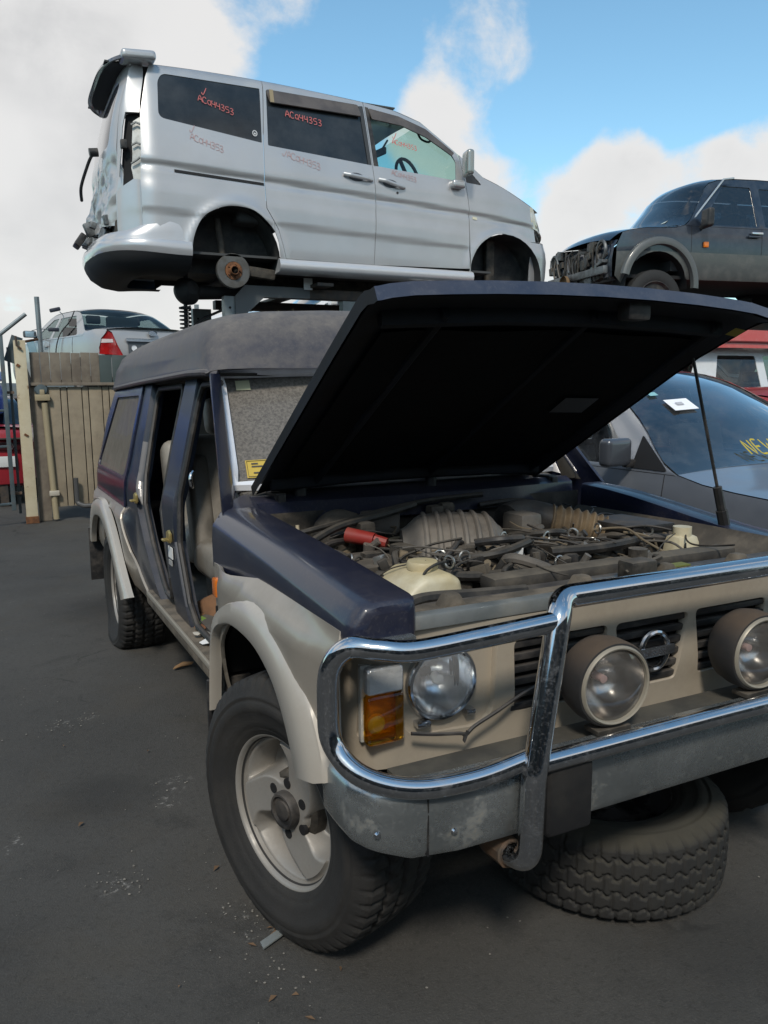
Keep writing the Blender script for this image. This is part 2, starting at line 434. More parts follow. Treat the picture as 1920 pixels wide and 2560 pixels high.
# ------------------------------------------------------------------ ground
def ground_mat():
    m = bpy.data.materials.new('asphalt'); m.use_nodes = True
    t = NT(m.node_tree); oc = t.n('ShaderNodeTexCoord').outputs['Object']
    c = t.mix(t.ramp(t.noise(oc, .9, 6, .6), .3, .7), (.054, .052, .048), (.075, .072, .066))
    c = t.mix(t.math('MULTIPLY', t.ramp(t.noise(oc, 2.3, 8, .7, .6), .52, .72), .55), c, (.024, .024, .0235))
    c = t.mix(t.math('MULTIPLY', t.ramp(t.noise(oc, 4.2, 9, .75), .55, .72), .35), c, (.075, .068, .056))
    c = t.mix(t.math('MULTIPLY', t.ramp(t.noise(oc, 210, 3, .7), .52, .7), .5), c, (.11, .105, .096))
    c = t.mix(t.math('MULTIPLY', t.ramp(t.noise(oc, 85, 4, .75), .56, .72), .35), c, (.085, .08, .073))
    vor = t.n('ShaderNodeTexVoronoi', {'Vector': t.vmath('ADD', oc, t.n('ShaderNodeVectorMath', {0: t.n('ShaderNodeTexNoise', {'Vector': oc, 'Scale': 2.2, 'Detail': 5.0}).outputs[1], 1: (.5, .5, .5)}, operation='MULTIPLY').outputs[0]), 'Scale': .85}, feature='DISTANCE_TO_EDGE')
    c = t.mix(t.math('MULTIPLY', t.math('MULTIPLY', t.ramp(vor.outputs[0], .012, .002), t.ramp(t.noise(oc, 1.3, 3), .56, .64)), .5), c, (.012, .012, .012))
    c = t.mix(t.math('MULTIPLY', t.ramp(t.noise(oc, 48, 6, .8), .50, .66), .40), c, (.026, .025, .023))
    c = t.mix(t.math('MULTIPLY', t.ramp(t.noise(oc, 120, 3, .8), .57, .66), .45), c, (.115, .108, .096))
    c = t.mix(t.math('MULTIPLY', t.ramp(t.noise(oc, 1.7, 6, .65, .5), .50, .70), .35), c, (.072, .062, .048))
    # pale spilt-paint marks with a shape of their own
    for (x, y, r_, k) in SPOTS:
        d = t.vmath('DISTANCE', oc, (x, y, 0.0))
        f = t.math('MULTIPLY', t.ramp(d, r_, r_*.2), t.ramp(t.noise(oc, 34, 6, .75, .4), .56-k*.06, .68-k*.06))
        c = t.mix(t.math('MULTIPLY', f, .7), c, (.34, .325, .30))
    for (x, y, r_) in ((-1.25, 1.0, .35), (-1.9, .2, .5), (.2, -.6, .5), (-.9, 3.8, .6)):
        d = t.vmath('DISTANCE', oc, (x, y, 0.0))
        c = t.mix(t.math('MULTIPLY', t.ramp(t.math('ADD', d, t.math('MULTIPLY', t.noise(oc, 5, 5), r_*.8)), r_*1.3, r_*.5), .45), c, (.019, .019, .019))
    bn = t.n('ShaderNodeBump', {'Strength': .6, 'Distance': .006, 'Height': t.math('ADD', t.noise(oc, 160, 4, .7), t.math('MULTIPLY', t.noise(oc, 30, 4, .6), .2))})
    p = t.n('ShaderNodeBsdfPrincipled', {'Base Color': c, 'Roughness': t.math('ADD', .82, t.math('MULTIPLY', t.noise(oc, 3, 4), .15)), 'Specular IOR Level': .3, 'Normal': bn.outputs[0]})
    t.n('ShaderNodeOutputMaterial', {0: p.outputs[0]}); return m
SPOTS = [(-.993, 1.01, .11, .5), (-1.03, .87, .07, .6), (-1.27, .443, .09, .4), (-1.34, 1.793, .08, .3), (-1.216, 1.83, .06, .4), (-1.556, .83, .10, -.1), (-.88, .05, .2, -.3)]
b = B(); N_ = 24
xs = [-400, -120, -40, -15, -8, -5, -3, -1.5, 0, 1.5, 3, 5, 8, 15, 40, 120, 400]
b.grid([[(x, y, -.0005 if max(abs(x), abs(y)) > 8 else 0.004*mnoise.noise(Vector((x*.7, y*.7, 0)))-.004) for x in xs] for y in xs])
g_ = b.o('ground', ground_mat(), None); tag(g_, kind='structure')
# ------------------------------------------------------------------ the dusty blue four-wheel drive with its bonnet up
suv = thing('off_road_wagon', 'dusty dark blue and champagne off-road wagon with bonnet raised, doors missing and chrome bull bar', 'car', (-.016, 0, 0))
XF = lambda v: (v[0], v[1], v[2]-.021*max(0.0, v[1]))
HW = [(.40, .80), (.50, .835), (.62, .858), (.90, .868), (1.02, .866), (1.08, .858), (1.13, .842), (1.3, .800), (1.5, .752), (1.62, .724)]
def sm(a, b, x):
    t = min(1, max(0, (x-a)/(b-a))); return t*t*(3-2*t)
def side(y, z, blister=True):
    h = lerpk(HW, z)
    if y > 3.9: h -= .16*((y-3.9)/.32)**2.5
    if blister:
        if y < 1.0: h += .052*min(1, max(0, (1.003-z)/.062))*sm(.60, .36, y)*(.35+.65*sm(-.5, -.25, y))
        if y > 2.2: h += .035*sm(.93, .87, z)*sm(2.35, 2.6, y)
    return (-h, y, z)
def sides(name, outline, m, holes=(), only=None, **k):
    for s in (-1, 1):
        if only and s != only: continue
        panel(name, outline, side, m, suv, holes, flip=True, mirror=(s == 1), **k)
def arc(cy, cz, r0, a0, a1, n=18, rz=None):
    return [(cy+r0*math.cos(R(a0+(a1-a0)*i/n)), cz+(rz or r0)*math.sin(R(a0+(a1-a0)*i/n))) for i in range(n+1)]
ARF = arc(.04, .43, .47, 152, 8); ARR = arc(3.02, .44, .50, 165, 8, rz=.44)
sides('fender_lower', [(.50, .56), (.62, .56), (.62, .957), (.33, .972), (.12, 1.0), (-.455, 1.005), (-.47, .95), (-.47, .70)] + ARF, champ, h=.05)
sides('quarter_lower', [(4.20, .92), (2.64, .92), (2.61, .86), (2.46, .69), (2.22, .525), (2.05, .50), (2.30, .44), (2.50, .50)] + list(ARR[1:]) + [(3.98, .56), (4.2, .6)], champ, h=.06)
sides('quarter_upper', [(4.20, .922), (4.20, 1.03), (3.80, 1.55), (3.74, 1.60), (2.66, 1.60), (2.66, .922)], blue, holes=[rpoly([(2.72, 1.09), (2.71, 1.545), (3.60, 1.545), (3.93, 1.09)], .05)], h=.07)
dwin = glass('dusty window', (.30, .33, .33), .5, dust=(.20, .18, .152), damt=.2, dscale=14, dlo=.3, dhi=.7, fine=.76)
sides('quarter_window', rpoly([(2.70, 1.07), (2.69, 1.565), (3.62, 1.565), (3.97, 1.07)], .05), dwin, inset=.012, h=.1, flange=0)
sides('rear_pillar', [(2.44, 1.60), (2.40, 1.3), (2.34, 1.10), (2.28, .97), (2.12, .80), (1.94, .66), (1.84, .57), (1.80, .53), (2.05, .505), (2.22, .53), (2.45, .695), (2.60, .86), (2.635, .93), (2.65, 1.07), (2.655, 1.3), (2.65, 1.60)], blue_clean, inset=.012, flange=.07, h=.05)
sides('centre_pillar', [(1.26, .53), (1.30, .64), (1.43, .9), (1.455, 1.1), (1.465, 1.3), (1.475, 1.60), (1.70, 1.60), (1.725, 1.3), (1.69, 1.0), (1.60, .75), (1.55, .62), (1.56, .53)], blue_clean, inset=.03, flange=.05, h=.05)
# seals and inner jambs
for s in (-1, 1):
    for path in ([(.68, 1.0), (.70, .62), (.80, .585), (1.18, .585), (1.27, .66), (1.39, .9), (1.42, 1.1), (1.43, 1.5), (1.40, 1.565), (1.12, 1.565)],
                 [(1.64, .70), (1.76, 1.0), (1.77, 1.3), (1.755, 1.54), (1.80, 1.57), (2.36, 1.57), (2.40, 1.53), (2.35, 1.3), (2.29, 1.12), (2.22, .98), (2.05, .80), (1.88, .66), (1.80, .60), (1.66, .60), (1.64, .70)]):
        b = B(); b.tube([Vector((s*(-side(y, z)[0]-.045), y, z)) for y, z in path], .013, 8, fil=.03); b.o('door_seal', blackpl, suv)
# sills
for s in (-1, 1):
    b = B(); b.box((s*.80, 1.33, .525), (.13, 1.50, .07), bev=.018); b.o('sill', champ if s == 1 else tandust, suv)
    b = B(); b.box((s*.862, 1.33, .548), (.012, 1.44, .022), bev=.004); b.o('sill_trim', mat('sill trim', (.42, .38, .31), .4, .4, dust=DUST, damt=.3), suv)
# upper blue fender: shoulder and top, with rounded nose
def fender_sec(y, z0, k=0.0):
    t = .058*(.62-y)/1.12
    zt = 1.128-t; xi = -.700
    pts = [(-.866, z0), (-.867, 1.03-t*.6), (-.864, zt-.052), (-.861, zt-.044), (-.836, zt-.010), (-.830, zt-.005), (-.80, zt+.002), (-.72, zt+.003), (-.703, zt-.002), (xi, zt-.012), (xi, zt-.05), (xi, zt-.13)]
    c = Vector((-.78, 0, 1.03)); out = []
    for x, z in pts:
        p = Vector((x, y, z)); out.append(Vector((c.x+(p.x-c.x)*(1-k), y, z-(max(0, z-1.0))*k*.9)))
    return out
for s in (-1, 1):
    b = B(); rows = []
    for y, k in [(.64, 0), (.5, 0), (.35, 0), (.2, 0), (.05, 0), (-.1, 0), (-.25, 0), (-.38, 0), (-.46, .0), (-.483, .03), (-.494, .08), (-.501, .18), (-.504, .4)]:
        z0 = lerpk([(-.5, .99), (.12, .988), (.33, .957), (.64, .94)], y)
        rows.append([Vector((-s*p.x if s == 1 else p.x, p.y, p.z-(.05*sm(.55, -.2, y) if s == 1 and p.z > 1.02 else 0))) for p in fender_sec(y, z0, k)])
    b.grid(rows)
    b.add(rows[-1], [tuple(range(len(rows[-1])))])
    b.add(rows[0], [tuple(range(len(rows[0])))])
    b.o('fender', blue, suv, sharp=32)
# wheel-arch flares
def flare(out, inn, name, xo, xl):
    o_ = cr([Vector((p[0], p[1], 0)) for p in out], 6); i_ = cr([Vector((p[0], p[1], 0)) for p in inn], 6)
    def rs(P, n):
        L = [0]
        for a, c in zip(P, P[1:]): L.append(L[-1]+(c-a).length)
        res = []; j = 0
        for k in range(n+1):
            d = L[-1]*k/n
            while j < len(L)-2 and L[j+1] < d: j += 1
            res.append(P[j].lerp(P[j+1], (d-L[j])/max(1e-9, L[j+1]-L[j])))
        return res
    o_ = rs(o_, 40); i_ = rs(i_, 40)
    for s in (-1, 1):
        rows = []
        for a, c in zip(o_, i_):
            d = a-c
            P = [(xo, a.x+d.x*.10, a.y+d.y*.10), (xo+.028, a.x+d.x*.06, a.y+d.y*.06), (xl-.022, a.x, a.y), (xl-.006, a.x-d.x*.12, a.y-d.y*.12), (xl, a.x-d.x*.5, a.y-d.y*.5), (xl+.004, c.x+d.x*.08, c.y+d.y*.08), (xl, c.x, c.y), (xl-.02, c.x-d.x*.02, c.y-d.y*.02), (xl-.035, c.x, c.y)]
            rows.append([Vector((s*p[0], p[1], p[2])) for p in P])
        b = B(); b.grid(rows)
        for r_ in (rows[0], rows[-1]): b.add(r_, [tuple(range(len(r_)))])
        b.o(name, flare_m, suv, sharp=50)
flare([(.505, .50), (.485, .66), (.455, .79), (.36, .865), (.20, .925), (.02, .945), (-.13, .925), (-.25, .885), (-.335, .83), (-.395, .765), (-.435, .70), (-.445, .665)],
      [(.475, .50), (.455, .62), (.425, .73), (.37, .80), (.24, .848), (.12, .862), (-.04, .855), (-.165, .82), (-.245, .765), (-.30, .70), (-.325, .665), (-.345, .64)], 'wheel_arch_flare', .88, .934)
flare([(2.30, .475), (2.36, .50), (2.55, .60), (2.76, .73), (2.98, .835), (3.22, .892), (3.45, .89), (3.66, .86), (3.82, .80), (3.95, .68), (4.0, .58)],
      [(2.46, .43), (2.52, .47), (2.62, .545), (2.80, .66), (3.02, .755), (3.22, .795), (3.42, .79), (3.58, .765), (3.70, .71), (3.80, .62), (3.84, .55)], 'wheel_arch_flare', .895, .94)
# front mud guard edge, rear mud flap
for s in (-1, 1):
    b = B(); b.box((s*.86, .515, .46), (.15, .02, .26), bev=.006); b.o('mud_flap', blackpl, suv)
    b = B(); b.box((s*.83, 3.92, .45), (.24, .02, .38), bev=.006); b.o('mud_flap', blackpl, suv)
    b = B(); b.box((s*.76, .53, .62), (.26, .012, .42)); b.o('splash_panel', blackm, suv)
    # wheel tub
    for cy, w_ in ((.04, .30), (3.02, .28)):
        b = B(); rows = []
        for k in range(17):
            a = R(22+136*k/16); rows.append([Vector((s*x, cy+.50*math.cos(a), .43+.47*math.sin(a))) for x in (.885, .60)])
        b.grid(rows); n0 = len(b.v); inner = [r_[1] for r_ in rows]; b.add(inner, [tuple(range(len(inner)))]); b.o('wheel_housing', blackm, suv)
# A pillars + cowl sides
for s in (-1, 1):
    def pil(t):
        inn = Vector((-.705, .90, 1.17)).lerp(Vector((-.650, 1.27, 1.605)), t); out = Vector((-.838, .60, 1.115) if s < 0 else (-.765, .86, 1.14)).lerp(Vector((-.742, 1.075, 1.60)), t)
        mid = inn.lerp(out, .5)+Vector((-.022, -.03, 0)); o2 = inn.lerp(out, .88)+Vector((-.012, -.008, 0))
        back = out+Vector((.05, .05, 0)); bk2 = inn+Vector((.02, .07, 0))
        return [Vector((-s*p.x if s == 1 else p.x, p.y, p.z)) for p in (inn, inn.lerp(out, .2)+Vector((-.012, -.02, 0)), mid, o2, out, back, bk2)]
    b = B(); b.rings([pil(t) for t in (0, .25, .5, .75, 1)], caps=True); b.o('windscreen_pillar', blue, suv, sharp=40)
    if s == 1: continue
    b = B(); q = lambda x, y, z: (s*x, y, z)
    b.grid([[q(.70, .64, 1.128), q(.78, .64, 1.13), q(.845, .63, 1.11), q(.866, .63, 1.02)], [q(.69, .80, 1.165), q(.76, .74, 1.15), q(.835, .65, 1.118), q(.86, .64, 1.02)]]); b.o('cowl_side', blue, suv)
# roof
def roof_row(y, k, zc, dz=0.0):
    """k: 0 flat header edge .. 1 full roof section"""
    base = [(-.742, 1.600), (-.746, 1.620), (-.738, 1.640), (-.732, 1.690), (-.722, 1.745), (-.698, 1.800), (-.655, 1.838), (-.57, 1.862), (-.42, 1.880), (-.2, 1.890), (0, 1.893)]
    row = []
    for x, z in base:
        zz_ = 1.600+(z-1.600)*k+dz
        row.append((x, z, zz_))
    full = row+[(-x, z, zz_) for x, z, zz_ in reversed(row[:-1])]
    return [Vector((x, y+zc*(1-(x/.742)**2), zz_)) for x, z, zz_ in full]
b = B()
b.grid([roof_row(1.13, .08, -.035), roof_row(1.16, .30, -.05), roof_row(1.20, .58, -.06), roof_row(1.25, .82, -.06), roof_row(1.31, .935, -.06), roof_row(1.42, .98, -.04), roof_row(1.7, 1.0, 0), roof_row(2.2, 1.02, 0), roof_row(2.8, 1.03, 0), roof_row(3.3, 1.01, 0), roof_row(3.60, .96, .02), roof_row(3.72, .82, .03), roof_row(3.80, .42, .03), roof_row(3.82, .02, .03)])
b.o('roof', blue_dusty, suv, sharp=50)
for s in (-1, 1):
    b = B(); b.tube([(s*.70, 1.13, 1.600), (s*.748, 1.16, 1.606), (s*.752, 1.4, 1.612), (s*.752, 2.6, 1.612), (s*.748, 3.6, 1.606), (s*.73, 3.76, 1.598)], .014, 8, fil=.03); b.o('rain_gutter', blue_dusty, suv)
b = B(); b.box((0, 2.45, 1.60), (1.40, 2.5, .012)); b.o('headlining', trim_m, suv)
# windscreen + bright trim + header
def ws(u, t):      # u -1..1, t 0..1
    w_ = .705+(.650-.705)*t
    y = .90+(1.27-.90)*t; z = 1.172+(1.600-1.172)*t
    return Vector((u*w_, y-.11*(1-abs(u)**2.2)*(1-.35*t), z+.012*(1-u*u)))
b = B(); b.grid([[ws(-1+2*i/16, j/8) for i in range(17)] for j in range(9)])
ws_m = glass('dust caked windscreen', (.42, .44, .42), .5, dust=(.245, .225, .20), damt=.36, dscale=85, dlo=.36, dhi=.62, fine=.50)
wsc = b.o('windscreen', ws_m, suv)
trim_c = mat('bright trim', (.86, .87, .90), .35, .15, coat=.6, dust=(.4, .38, .35), damt=.2, dscale=14)
loop = [ws(-1+2*i/16, 0) for i in range(17)] + [ws(1, j/8) for j in range(1, 9)] + [ws(1-2*i/16, 1) for i in range(1, 17)] + [ws(-1, 1-j/8) for j in range(1, 8)]
b = B(); b.tube([p+Vector((-.012 if p.x < 0 else .012, -.020, .006)) for p in loop], .0225, 6, closed=True); b.o('windscreen_trim', trim_c, wsc)
for nm, u0, t0, du, dt, m_ in (('sticker', -.925, .845, .085, .09, mat('cream sticker', (.50, .50, .33), .6)), ('sticker', -.94, .075, .115, .145, mat('yellow sticker', (.52, .37, .06), .6))):
    b = B(); b.grid([[ws(u0+du*i, t0+dt*j)+Vector((0, -.006, .002)) for i in (0, 1)] for j in (0, 1)]); st = b.o(nm, m_, wsc, smooth=False)
    if du > .1:
        for k, (a, c, e_) in enumerate(((.25, .58, .5), (.25, .74, .3), (.3, .22, .3))):
            b = B(); b.grid([[ws(u0+du*(a+e_*i), t0+dt*(c+.08*j))+Vector((0, -.008, .003)) for i in (0, 1)] for j in (0, 1)]); b.o('sticker_print', blackpl, st, smooth=False)
        b = B(); b.tube([ws(u0+du*a, t0+dt*c)+Vector((0, -.008, .003)) for a, c in ((.06, .06), (.94, .06), (.94, .94), (.06, .94))], .0012, 4, closed=True); b.o('sticker_border', blackpl, st)
# cowl, wipers
b = B(); rows = []
for i in range(17):
    u = -1+2*i/16; p = ws(u, 0)
    rows.append([p+Vector((0, -.002, -.012)), p+Vector((0, -.04, -.028)), Vector((u*.70, .74-.06*(1-u*u), 1.155)), Vector((u*.70, .70-.06*(1-u*u), 1.135)), Vector((u*.70, .69-.06*(1-u*u), 1.06))])
b.grid(rows); b.o('cowl', blue, suv)
for x0, x1 in ((-.52, -.14), (.02, .42)):
    b = B(); b.tube([Vector((x0, .72, 1.175)), Vector((x0+.03, .76, 1.20)), ws((x1-.1)/.7, .09)+Vector((0, -.03, .02)), ws(x1/.7, .10)+Vector((0, -.02, .01))], .009, 6, fil=.03)
    b.cyl((x0, .72, 1.15), (x0, .72, 1.19), .022)
    wi = b.o('wiper', blackpl, suv)
    b = B(); b.tube([ws((x0-.05)/.7, .03)+Vector((0, -.014, .008)), ws((x1+.08)/.7, .12)+Vector((0, -.014, .008))], .007, 6); b.o('wiper_blade', blackpl, wi)
# ---- bonnet, hinged at the cowl
HB = Vector((0, .79, 1.172)); BA = R(28.6)
mtb = Matrix.Translation(HB) @ Matrix.Rotation(-BA, 4, 'X')
def bon(x, v, off=0.0):
    """x lateral, v distance from the hinge, off along the sheet normal (outer side +)"""
    k = v/1.22; wv = .622+.022*k
    x0 = x+.058; crown = .020*(1-(x0/.72)**2) - .010*sm(.85, 1.0, min(1, abs(x0)/wv))**2
    nose = -.030*sm(.93, 1.0, k)**1.4
    v2 = v+.030*(1-(x0/.7)**2)*sm(.6, 1, k)
    return mtb @ Vector((x, -v2, .02+crown+nose+off))
BX = [-1, -.985, -.94, -.85, -.7, -.5, -.25, 0, .25, .5, .7, .85, .94, .985, 1]; BV = [0, .05, .15, .3, .5, .7, .85, .95, 1.02, 1.08, 1.13, 1.17, 1.20, 1.22]
def bxw(u, v): return -.058+u*(.622+.022*v/1.22+(.045*sm(.72, 1.0, v/1.22) if u > 0 else 0))
outer = [[bon(bxw(u, v), v) for u in BX] for v in BV]
b = B(); b.grid(outer)
# turned-down edge
edge = [outer[i][0] for i in range(len(BV))] + outer[-1][1:] + [outer[i][-1] for i in range(len(BV)-2, -1, -1)]
nrm = (mtb.to_3x3() @ Vector((0, 0, 1)))
nb = len(BV); fe = edge[nb-1:nb-1+len(BX)]
b.grid([fe, [p-nrm*.038 for p in fe]])
bonnet = b.o('bonnet', mat('dusty bonnet paint', (.008, .013, .036), .35, 0, coat=.8, crough=.1, dust=(.20, .20, .215), damt=.12, dscale=9, dup=.42, speck=(80, .08)), suv, sharp=50)
under = mat('bonnet underside', (.014, .017, .023), .65, 0, col2=(.012, .013, .014), nscale=5, spec=.25)
for se in (edge[:nb], edge[nb+len(BX)-2:]):
    b = B(); b.grid([se, [p-nrm*.038 for p in se]]); b.o('bonnet_edge', under, bonnet)
inn = [[bon((bxw(u, v)+.058)*.985-.058, v*.985+.008, -.036) for u in BX] for v in BV]
b = B(); b.grid(inn); b.o('bonnet_lining', under, bonnet)
for x in (-.52, 0, .52):
    b = B(); b.tube([bon(x*.9, v, -.045) for v in (.08, .3, .6, .9, 1.12)], .022, 8, flat=.6); b.o('bonnet_rib', under, bonnet)
for v in (.10, 1.10):
    b = B(); b.tube([bon(x, v, -.046) for x in (-.64, -.3, 0, .3, .51)], .026, 8, flat=.6); b.o('bonnet_rib', under, bonnet)
pad = [[bon(-.61+1.10*i/12, .16+.88*j/8, -.052+.008*math.sin(i*1.3)*math.cos(j*1.7)) for i in range(13)] for j in range(9)]
b = B(); b.grid(pad); b.o('bonnet_pad', mat('felt pad', (.011, .0115, .012), .95, 0, bump=.4, bscale=30, spec=.1), bonnet)
b = B(); b.grid([[bon(.22+.14*i, .60+.10*j, -.064) for i in (0, 1)] for j in (0, 1)]); b.o('bonnet_label', mat('grey label', (.07, .075, .08), .5), bonnet, smooth=False)
b = B(); b.grid([[bon(.50+.045*i, 1.12+.04*j, -.078) for i in (0, 1)] for j in (0, 1)]); b.o('bonnet_tag', mat('yellow tag', (.28, .23, .02), .6), bonnet, smooth=False)
b = B(); b.box(bon(.1, 1.16, -.06), (.08, .05, .05), bev=.01); b.o('bonnet_catch', blackpl, bonnet)
for s in (-1, 1):
    b = B(); b.box((s*.60, .76, 1.15), (.04, .12, .03), bev=.006); b.box((s*.60, .70, 1.11), (.03, .03, .10), bev=.006); b.o('bonnet_hinge', blackpl, suv)
PT, PB = Vector((.565, -.045, 1.615)), Vector((.742, -.075, .99))
b = B(); b.tube([PT, PT.lerp(PB, .5), PB], .0055, 6); pr = b.o('bonnet_prop', blackpl, suv)
b = B(); b.tube([PT.lerp(PB, .70), PT.lerp(PB, .83)], .015, 8); b.tube([PT.lerp(PB, .83), PT.lerp(PB, .93)], .019, 8); b.o('prop_sleeve', blackpl, pr)
# ---- front panel, lamps, grille
def fr(x, z):
    a = abs(x)/.89
    return (x, -.485+.035*a*a+.14*sm(.84, 1.01, a)**1.5+.012*sm(.80, .70, z), z)
HX, HZ = .620, .852
outl = rpoly([(-.888, .985), (-.888, .68), (-.84, .662), (.84, .662), (.888, .68), (.888, .985)], [.03, .10, .06, .06, .10, .03])
holes = []
for s in (-1, 1):
    holes.append(rpoly([(s*.722, .96), (s*.718, .735), (s*.485, .725), (s*.475, .962)], [.02, .05, .06, .02]))
    holes.append(rpoly([(s*.812, .916), (s*.814, .736), (s*.722, .731), (s*.724, .914)], .014))
    holes.append(rpoly([(s*.432, .925), (s*.425, .745), (s*.178, .742), (s*.150, .927)], .018))
holes.append(rpoly([(-.128, .925), (-.092, .742), (.092, .742), (.128, .925)], .018))
gp = panel('grille_panel', outl, fr, grille_m, suv, holes, h=.045, flange=.03)
for x0, x1 in ((-.435, -.145), (-.135, .135), (.145, .435)):
    for k in range(6):
        z = .756+.031*k; q = .030*(1-(z-.742)/.19)
        a0, a1 = x0, x1
        if abs(x0+x1) < .01: a0, a1 = x0+q, x1-q
        b = B(); b.box(((a0+a1)/2, -.462, z), (a1-a0, .022, .017), bev=.004); b.o('grille_slat', blackpl, gp)
    b = B(); b.box(((x0+x1)/2, -.438, .835), (x1-x0, .006, .20)); b.o('grille_backing', blackm, gp)
b = B(); b.rings([[Vector((math.cos(2*math.pi*i/40)*(.046+dr*math.cos(2*math.pi*k/8)), -.492+.009*math.sin(2*math.pi*k/8), .838+math.sin(2*math.pi*i/40)*(.050+dr*math.cos(2*math.pi*k/8)))) for k in range(8)] for i in range(40) for dr in (.0075,)], loop=True)
em = b.o('emblem', chrome, gp)
b = B(); b.box((0, -.500, .838), (.122, .010, .026), bev=.003); b.o('emblem_bar', mat('dull chrome', (.30, .31, .32), .25, .9), em)
text_part('emblem_lettering', 'NISSAN', mat('dark lettering', (.05, .05, .055), .4), em, .021, Matrix.Translation((-.043, -.5055, .831)) @ Matrix.Rotation(R(90), 4, 'X'), ext=.0006)
def lampmat():
    m = bpy.data.materials.new('fluted lamp glass'); m.use_nodes = True; t = NT(m.node_tree); oc = t.n('ShaderNodeTexCoord').outputs['Object']
    wv = t.n('ShaderNodeTexWave', {'Vector': oc, 'Scale': 22.0, 'Distortion': .5}, wave_type='BANDS', bands_direction='X')
    bn = t.n('ShaderNodeBump', {'Strength': .35, 'Distance': .004, 'Height': wv.outputs[1]})
    g1 = t.n('ShaderNodeBsdfGlossy', {'Color': (.9, .9, .9), 'Roughness': .03}); tr = t.n('ShaderNodeBsdfTransparent', {0: (.95, .96, .96)})
    rf = t.n('ShaderNodeBsdfRefraction', {'Color': (.95, .96, .96), 'Roughness': .02, 'IOR': 1.12, 'Normal': bn.outputs[0]})
    df = t.n('ShaderNodeBsdfTranslucent', {0: (.9, .9, .9)}); g0 = t.n('ShaderNodeMixShader', {0: .18, 1: rf.outputs[0], 2: t.n('ShaderNodeBsdfDiffuse', {0: (.75, .75, .75)}).outputs[0]})
    mx = t.n('ShaderNodeMixShader', {0: t.n('ShaderNodeFresnel', {0: 1.5}).outputs[0], 1: g0.outputs[0], 2: g1.outputs[0]})
    t.n('ShaderNodeOutputMaterial', {0: mx.outputs[0]}); return m
lampg = lampmat()
FRM = lambda x, y, z: Matrix.Translation((x, y, z)) @ Matrix.Rotation(R(90), 4, 'X')     # local +z -> world -y
for s in (-1, 1):
    # recessed surround plate
    def rec(x, z): return (x, -.452, z)
    panel('headlight_surround', rpoly([(s*.73, .97), (s*.73, .71), (s*.47, .71), (s*.465, .972)], .03), rec, grille_m, suv, [[(s*HX+.088*math.cos(2*math.pi*k/40), HZ+.088*math.sin(2*math.pi*k/40)) for k in range(40)]], h=.05, flange=.03)
    mt = FRM(s*HX, -.455, HZ)
    b = B(); b.lathe([(.012, -.075), (.03, -.07), (.05, -.055), (.068, -.032), (.080, -.004), (.084, .010)], 40, mt); hl = b.o('headlight', mirrorm, suv)
    b = B(); b.lathe([(0.0001, .030), (.03, .0285), (.055, .024), (.074, .016), (.081, .010)], 40, mt); b.o('lens', lampg, hl)
    b = B(); b.lathe([(.079, .010), (.081, .018), (.087, .018), (.091, .012), (.091, -.01)], 40, mt); b.o('headlight_ring', chrome, hl)
    b = B(); b.cyl((s*HX, -.42, HZ), (s*HX, -.445, HZ), .012); b.o('bulb', paper, hl)
    b = B(); b.box((s*.672, -.462, .762), (.035, .03, .014), bev=.004); b.o('lamp_clip', chrome, hl); b = B(); b.box((s*.548, -.462, .770), (.025, .03, .014), bev=.004); b.o('lamp_clip', chrome, hl)
    # front indicator: clear position lamp over amber
    y0 = fr(.77, .82)[1]
    b = B(); b.box((s*.768, y0+.026, .824), (.092, .016, .18), bev=.004); ih = b.o('indicator', mat('lamp bowl', (.85, .82, .75), .25, .5, bump=.3, bscale=35), suv)
    b = B(); b.box((s*.768, y0-.004, .794), (.0895, .034, .114), bev=.011, seg=3); b.o('amber_lens', amber, ih)
    b = B(); b.box((s*.768, y0-.004, .884), (.0895, .030, .062), bev=.011, seg=3); b.o('clear_lens', mat('frosted clear lens', (.62, .63, .63), .15, .4, coat=1, bump=.5, bscale=40), ih)
    b = B(); b.cyl((s*.778, y0+.004, .772), (s*.778, y0+.024, .772), .014, .03); b.o('indicator_bulb', mat('pale bulb holder', (.95, .93, .85), .3), ih)
    # side repeater
    P = Vector(side(.565, .884)); b = B(); b.box((s*(-P.x+.004), .565, .884), (.024, .052, .062), bev=.007); b.o('side_indicator', amber_flat, suv)
# wire dangling across the headlight
b = B(); b.tube(cr([(-.715, -.492, .758), (-.66, -.50, .748), (-.60, -.51, .742), (-.585, -.512, .737), (-.56, -.51, .752), (-.50, -.51, .775), (-.42, -.50, .80), (-.34, -.495, .82)], 5), .0045, 6); b.o('wire', blackpl, suv)
b = B(); b.tube(cr([(-.585, -.512, .742), (-.592, -.515, .722), (-.58, -.512, .745)], 4), .004, 5); b.o('wire', blackpl, suv)
# bonnet lip strip + slam panel
b = B(); b.box((0, -.462, 1.004), (1.60, .036, .034), bev=.006); b.o('front_lip', mat('worn steel strip', (.30, .32, .32), .38, .5, col2=(.22, .24, .24), nscale=9, dust=(.25, .22, .17), damt=.4), suv)
b = B(); b.box((0, -.405, .985), (1.36, .085, .05), bev=.008); sp = b.o('slam_panel', tandust, suv)
b = B(); b.box((0, -.335, .975), (1.36, .06, .06), bev=.01); b.o('radiator_support', mat('blue black steel', (.014, .02, .035), .35, .2, coat=.5, dust=(.2, .17, .13), damt=.35, dup=.3), suv)
for x in (-.56, -.17, .12, .40):
    b = B(); b.box((x, -.40, 1.022), (.07, .05, .035), bev=.008, taper=(.5, .7)); b.o('bump_stop', tandust, sp)
b = B(); b.box((.02, -.40, 1.03), (.09, .06, .06), bev=.01); b.tube([(-.03, -.41, 1.03), (.09, -.41, 1.06), (.12, -.36, 1.05)], .008, 6); b.o('bonnet_latch', grime, sp)
